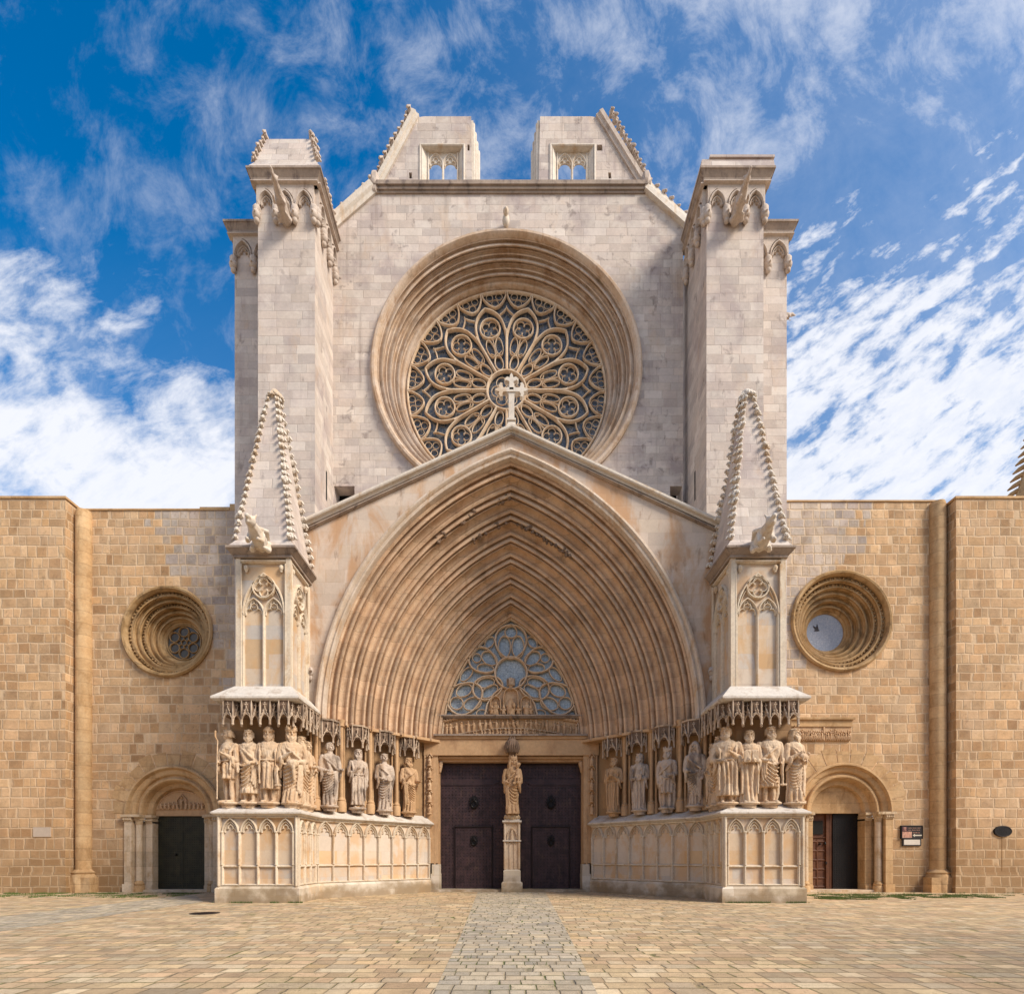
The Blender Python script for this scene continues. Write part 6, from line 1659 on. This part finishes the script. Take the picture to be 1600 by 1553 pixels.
statue('statue', -7.98, 21.30, ZB, A_(55), 'bald bearded statue reaching out, just behind the crowned one on the left buttress', STAT, 2.55, 19, 'oldman', ('waist', 'out'), None, -1, .0, .25, GF, wide=.9)
statue('statue', -8.0, 21.98, ZB, A_(70), 'statue furthest back on the inner side of the left buttress', STAT, 2.5, 20, 'short', ('chest', 'waist'), None, 1, .0, .1, GF, wide=.82)
# right buttress, from the outer corner inwards
statue('statue', -place_front(355, 20.45), 20.45, ZB, A_(20), 'shaggy haired statue with arms folded, outermost on the right buttress beside the relief slab', STAT, 2.64, 21, 'longbeard', ('chest', 'waist'), 'lamb', 1, .0, .5, GF, wide=.88)
statue('statue', 9.42, 20.42, ZB, A_(-4), 'bearded statue with bare shins and a hanging scroll, on the right buttress', STAT, 2.72, 22, 'beard', ('waist', 'hip'), 'scroll', -1, .50, .05, GF, wide=.98)
statue('statue', 8.66, 20.42, ZB, A_(-8), 'bearded statue holding up two stone tablets like an open book, on the right buttress', STAT, 2.58, 24, 'horns' if False else 'beard', ('book', 'book'), 'tablets', 0, .0, -.15, GF, wide=.92)
statue('statue', 7.92, 20.50, ZB, A_(-16), 'broad statue with pleated skirt and crossed belt at the right buttress inner corner', STAT, 2.72, 27, 'beard', ('waist', 'chest'), None, 0, .22, -.35, GF, wide=1.06, folds=15)
statue('statue', 7.92, 21.20, ZB, A_(-50), 'bearded statue just behind the belted one, inner side of the right buttress', STAT, 2.55, 28, 'beard', ('chest', 'waist'), None, 1, .0, -.3, GF, wide=.85)
statue('statue', 7.98, 21.90, ZB, A_(-66), 'smaller statue furthest back on the inner side of the right buttress', STAT, 2.42, 29, 'longbeard', ('waist', 'chest'), None, -1, .0, -.2, GF, wide=.85)
fp = Fr(AX, AY, radians(SPL))
def splay_at(u, sg):
    s_ = on_splay(u, .38); p = fp.P(s_, 0, .38); return sg * abs(p[0]), p[1]
LS = [(515, 'grey short-haired statue gazing toward the doors, first in the left recess beside the buttress', 31, 'short', ('waist', 'out'), None, 1, .0, .55, STATG),
      (559, 'bearded long-haired grey statue in a torn mantle, second in the left recess', 32, 'longbeard', ('chest', 'side'), None, 0, .12, .05, STATG),
      (601, 'grey statue holding a round object over swagged drapery, in the left recess', 33, 'short', ('waist', 'waist'), 'disc', 1, .0, .1, STATG),
      (639, 'brownish statue with one arm out, last in the left recess beside the door jamb', 34, 'beard', ('chest', 'out'), None, -1, .0, .3, STATB)]
for u, lb, sd_, hd, ps, ho, sw, hm, tn, mt in LS:
    x_, y_ = splay_at(u, -1); statue('statue', x_, y_, 3.48, A_(30), lb, mt, 2.42 if u > 516 else 2.5, sd_, hd, ps, ho, sw, hm, tn, GS, wide=.88)
RS = [(637, 'brown robed statue with clasped hands, beside the door jamb in the right recess', 41, 'beard', ('chest', 'chest'), None, 0, .0, -.25, STATB),
      (597, 'grey statue with tilted head and wide sleeves, second from the doors, right recess', 42, 'longbeard', ('waist', 'waist'), 'book', 0, .0, -.5, STATG),
      (554, 'crowned grey statue in a short open tunic, third from the doors in the right recess', 43, 'crownbeard', ('low', 'waist'), None, -1, .62, -.1, STATG),
      (510, 'veiled grey statue gazing down, in the right recess next to the buttress', 46, 'veil', ('waist', 'low'), None, 1, .0, -.4, STATG)]
for u, lb, sd_, hd, ps, ho, sw, hm, tn, mt in RS:
    x_, y_ = splay_at(u, 1); statue('statue', x_, y_, 3.48, A_(-30), lb, mt, 2.42 if u > 511 else 2.5, sd_, hd, ps, ho, sw, hm, tn, GS, wide=.88)
statue('statue', .08, 26.32, 3.66, A_(-4), 'honey-coloured crowned woman with a child on her arm, on the pillar between the doors', STATB, 2.62, 51, 'crownveil', ('waist', 'waist'), 'child', -1, .0, .35, None, wide=.86, ped=False, folds=9)

# the houses round the square, out of the picture: they close it and shade the near paving
M['render'] = stone('ochre_render', (.42, .32, .21), (.48, .38, .26), None, .8, bump=.3)
def house(label, o, ang, L, H, depth):
    hs_ = empty('town_house', (*Fr(o[0], o[1], ang).P(L / 2, 0, -depth / 2)[:2], 0), label, 'house')
    fr = Fr(o[0], o[1], ang); n_ = int(L / 3.4); holes = []
    for fl_ in range(int(H / 3.3)):
        for k_ in range(n_):
            x_ = (k_ + .5) * L / n_; holes.append([(x_ - .6, 1.1 + fl_ * 3.3), (x_ + .6, 1.1 + fl_ * 3.3), (x_ + .6, 3.0 + fl_ * 3.3), (x_ - .6, 3.0 + fl_ * 3.3)])
    wl = MB(); wl.plate([(0, 0), (L, 0), (L, H), (0, H)], .0, .4, holes, fr=fr)
    Q = lambda a, b, d, z: fr.P(a, z, -d)
    wl.hull([Q(0, 0, .41, 0), Q(L, 0, .41, 0), Q(L, 0, depth, 0), Q(0, 0, depth, 0)], [Q(0, 0, .41, H), Q(L, 0, .41, H), Q(L, 0, depth, H), Q(0, 0, depth, H)])
    wl.build('wall', M['render'], hs_)
    for h_ in holes:
        wf = MB(); wf.bar(fr, h_, .12, .08, -.2, True); wf.plate(h_, .25, .3, fr=fr); wf.build('window', M['greendoor'], hs_)
    rf_ = MB(); e = .5
    rf_.hull([Q(-e, 0, -e, H), Q(L + e, 0, -e, H), Q(L + e, 0, depth + e, H), Q(-e, 0, depth + e, H)], [Q(3, 0, depth * .45, H + 2.2), Q(L - 3, 0, depth * .45, H + 2.2), Q(L - 3, 0, depth * .55, H + 2.2), Q(3, 0, depth * .55, H + 2.2)])
    rf_.build('roof', M['goldstone'], hs_)
house('plain rendered house along the right side of the square', (18.6, 2.6), -pi / 2, 14.5, 10.5, 11)
house('plain rendered house along the left side of the square', (-24.0, -14.0), pi / 2, 19.0, 11.5, 11)
house('long plain rendered house opposite the cathedral', (22.0, -15.5), pi, 44.0, 12.5, 11)
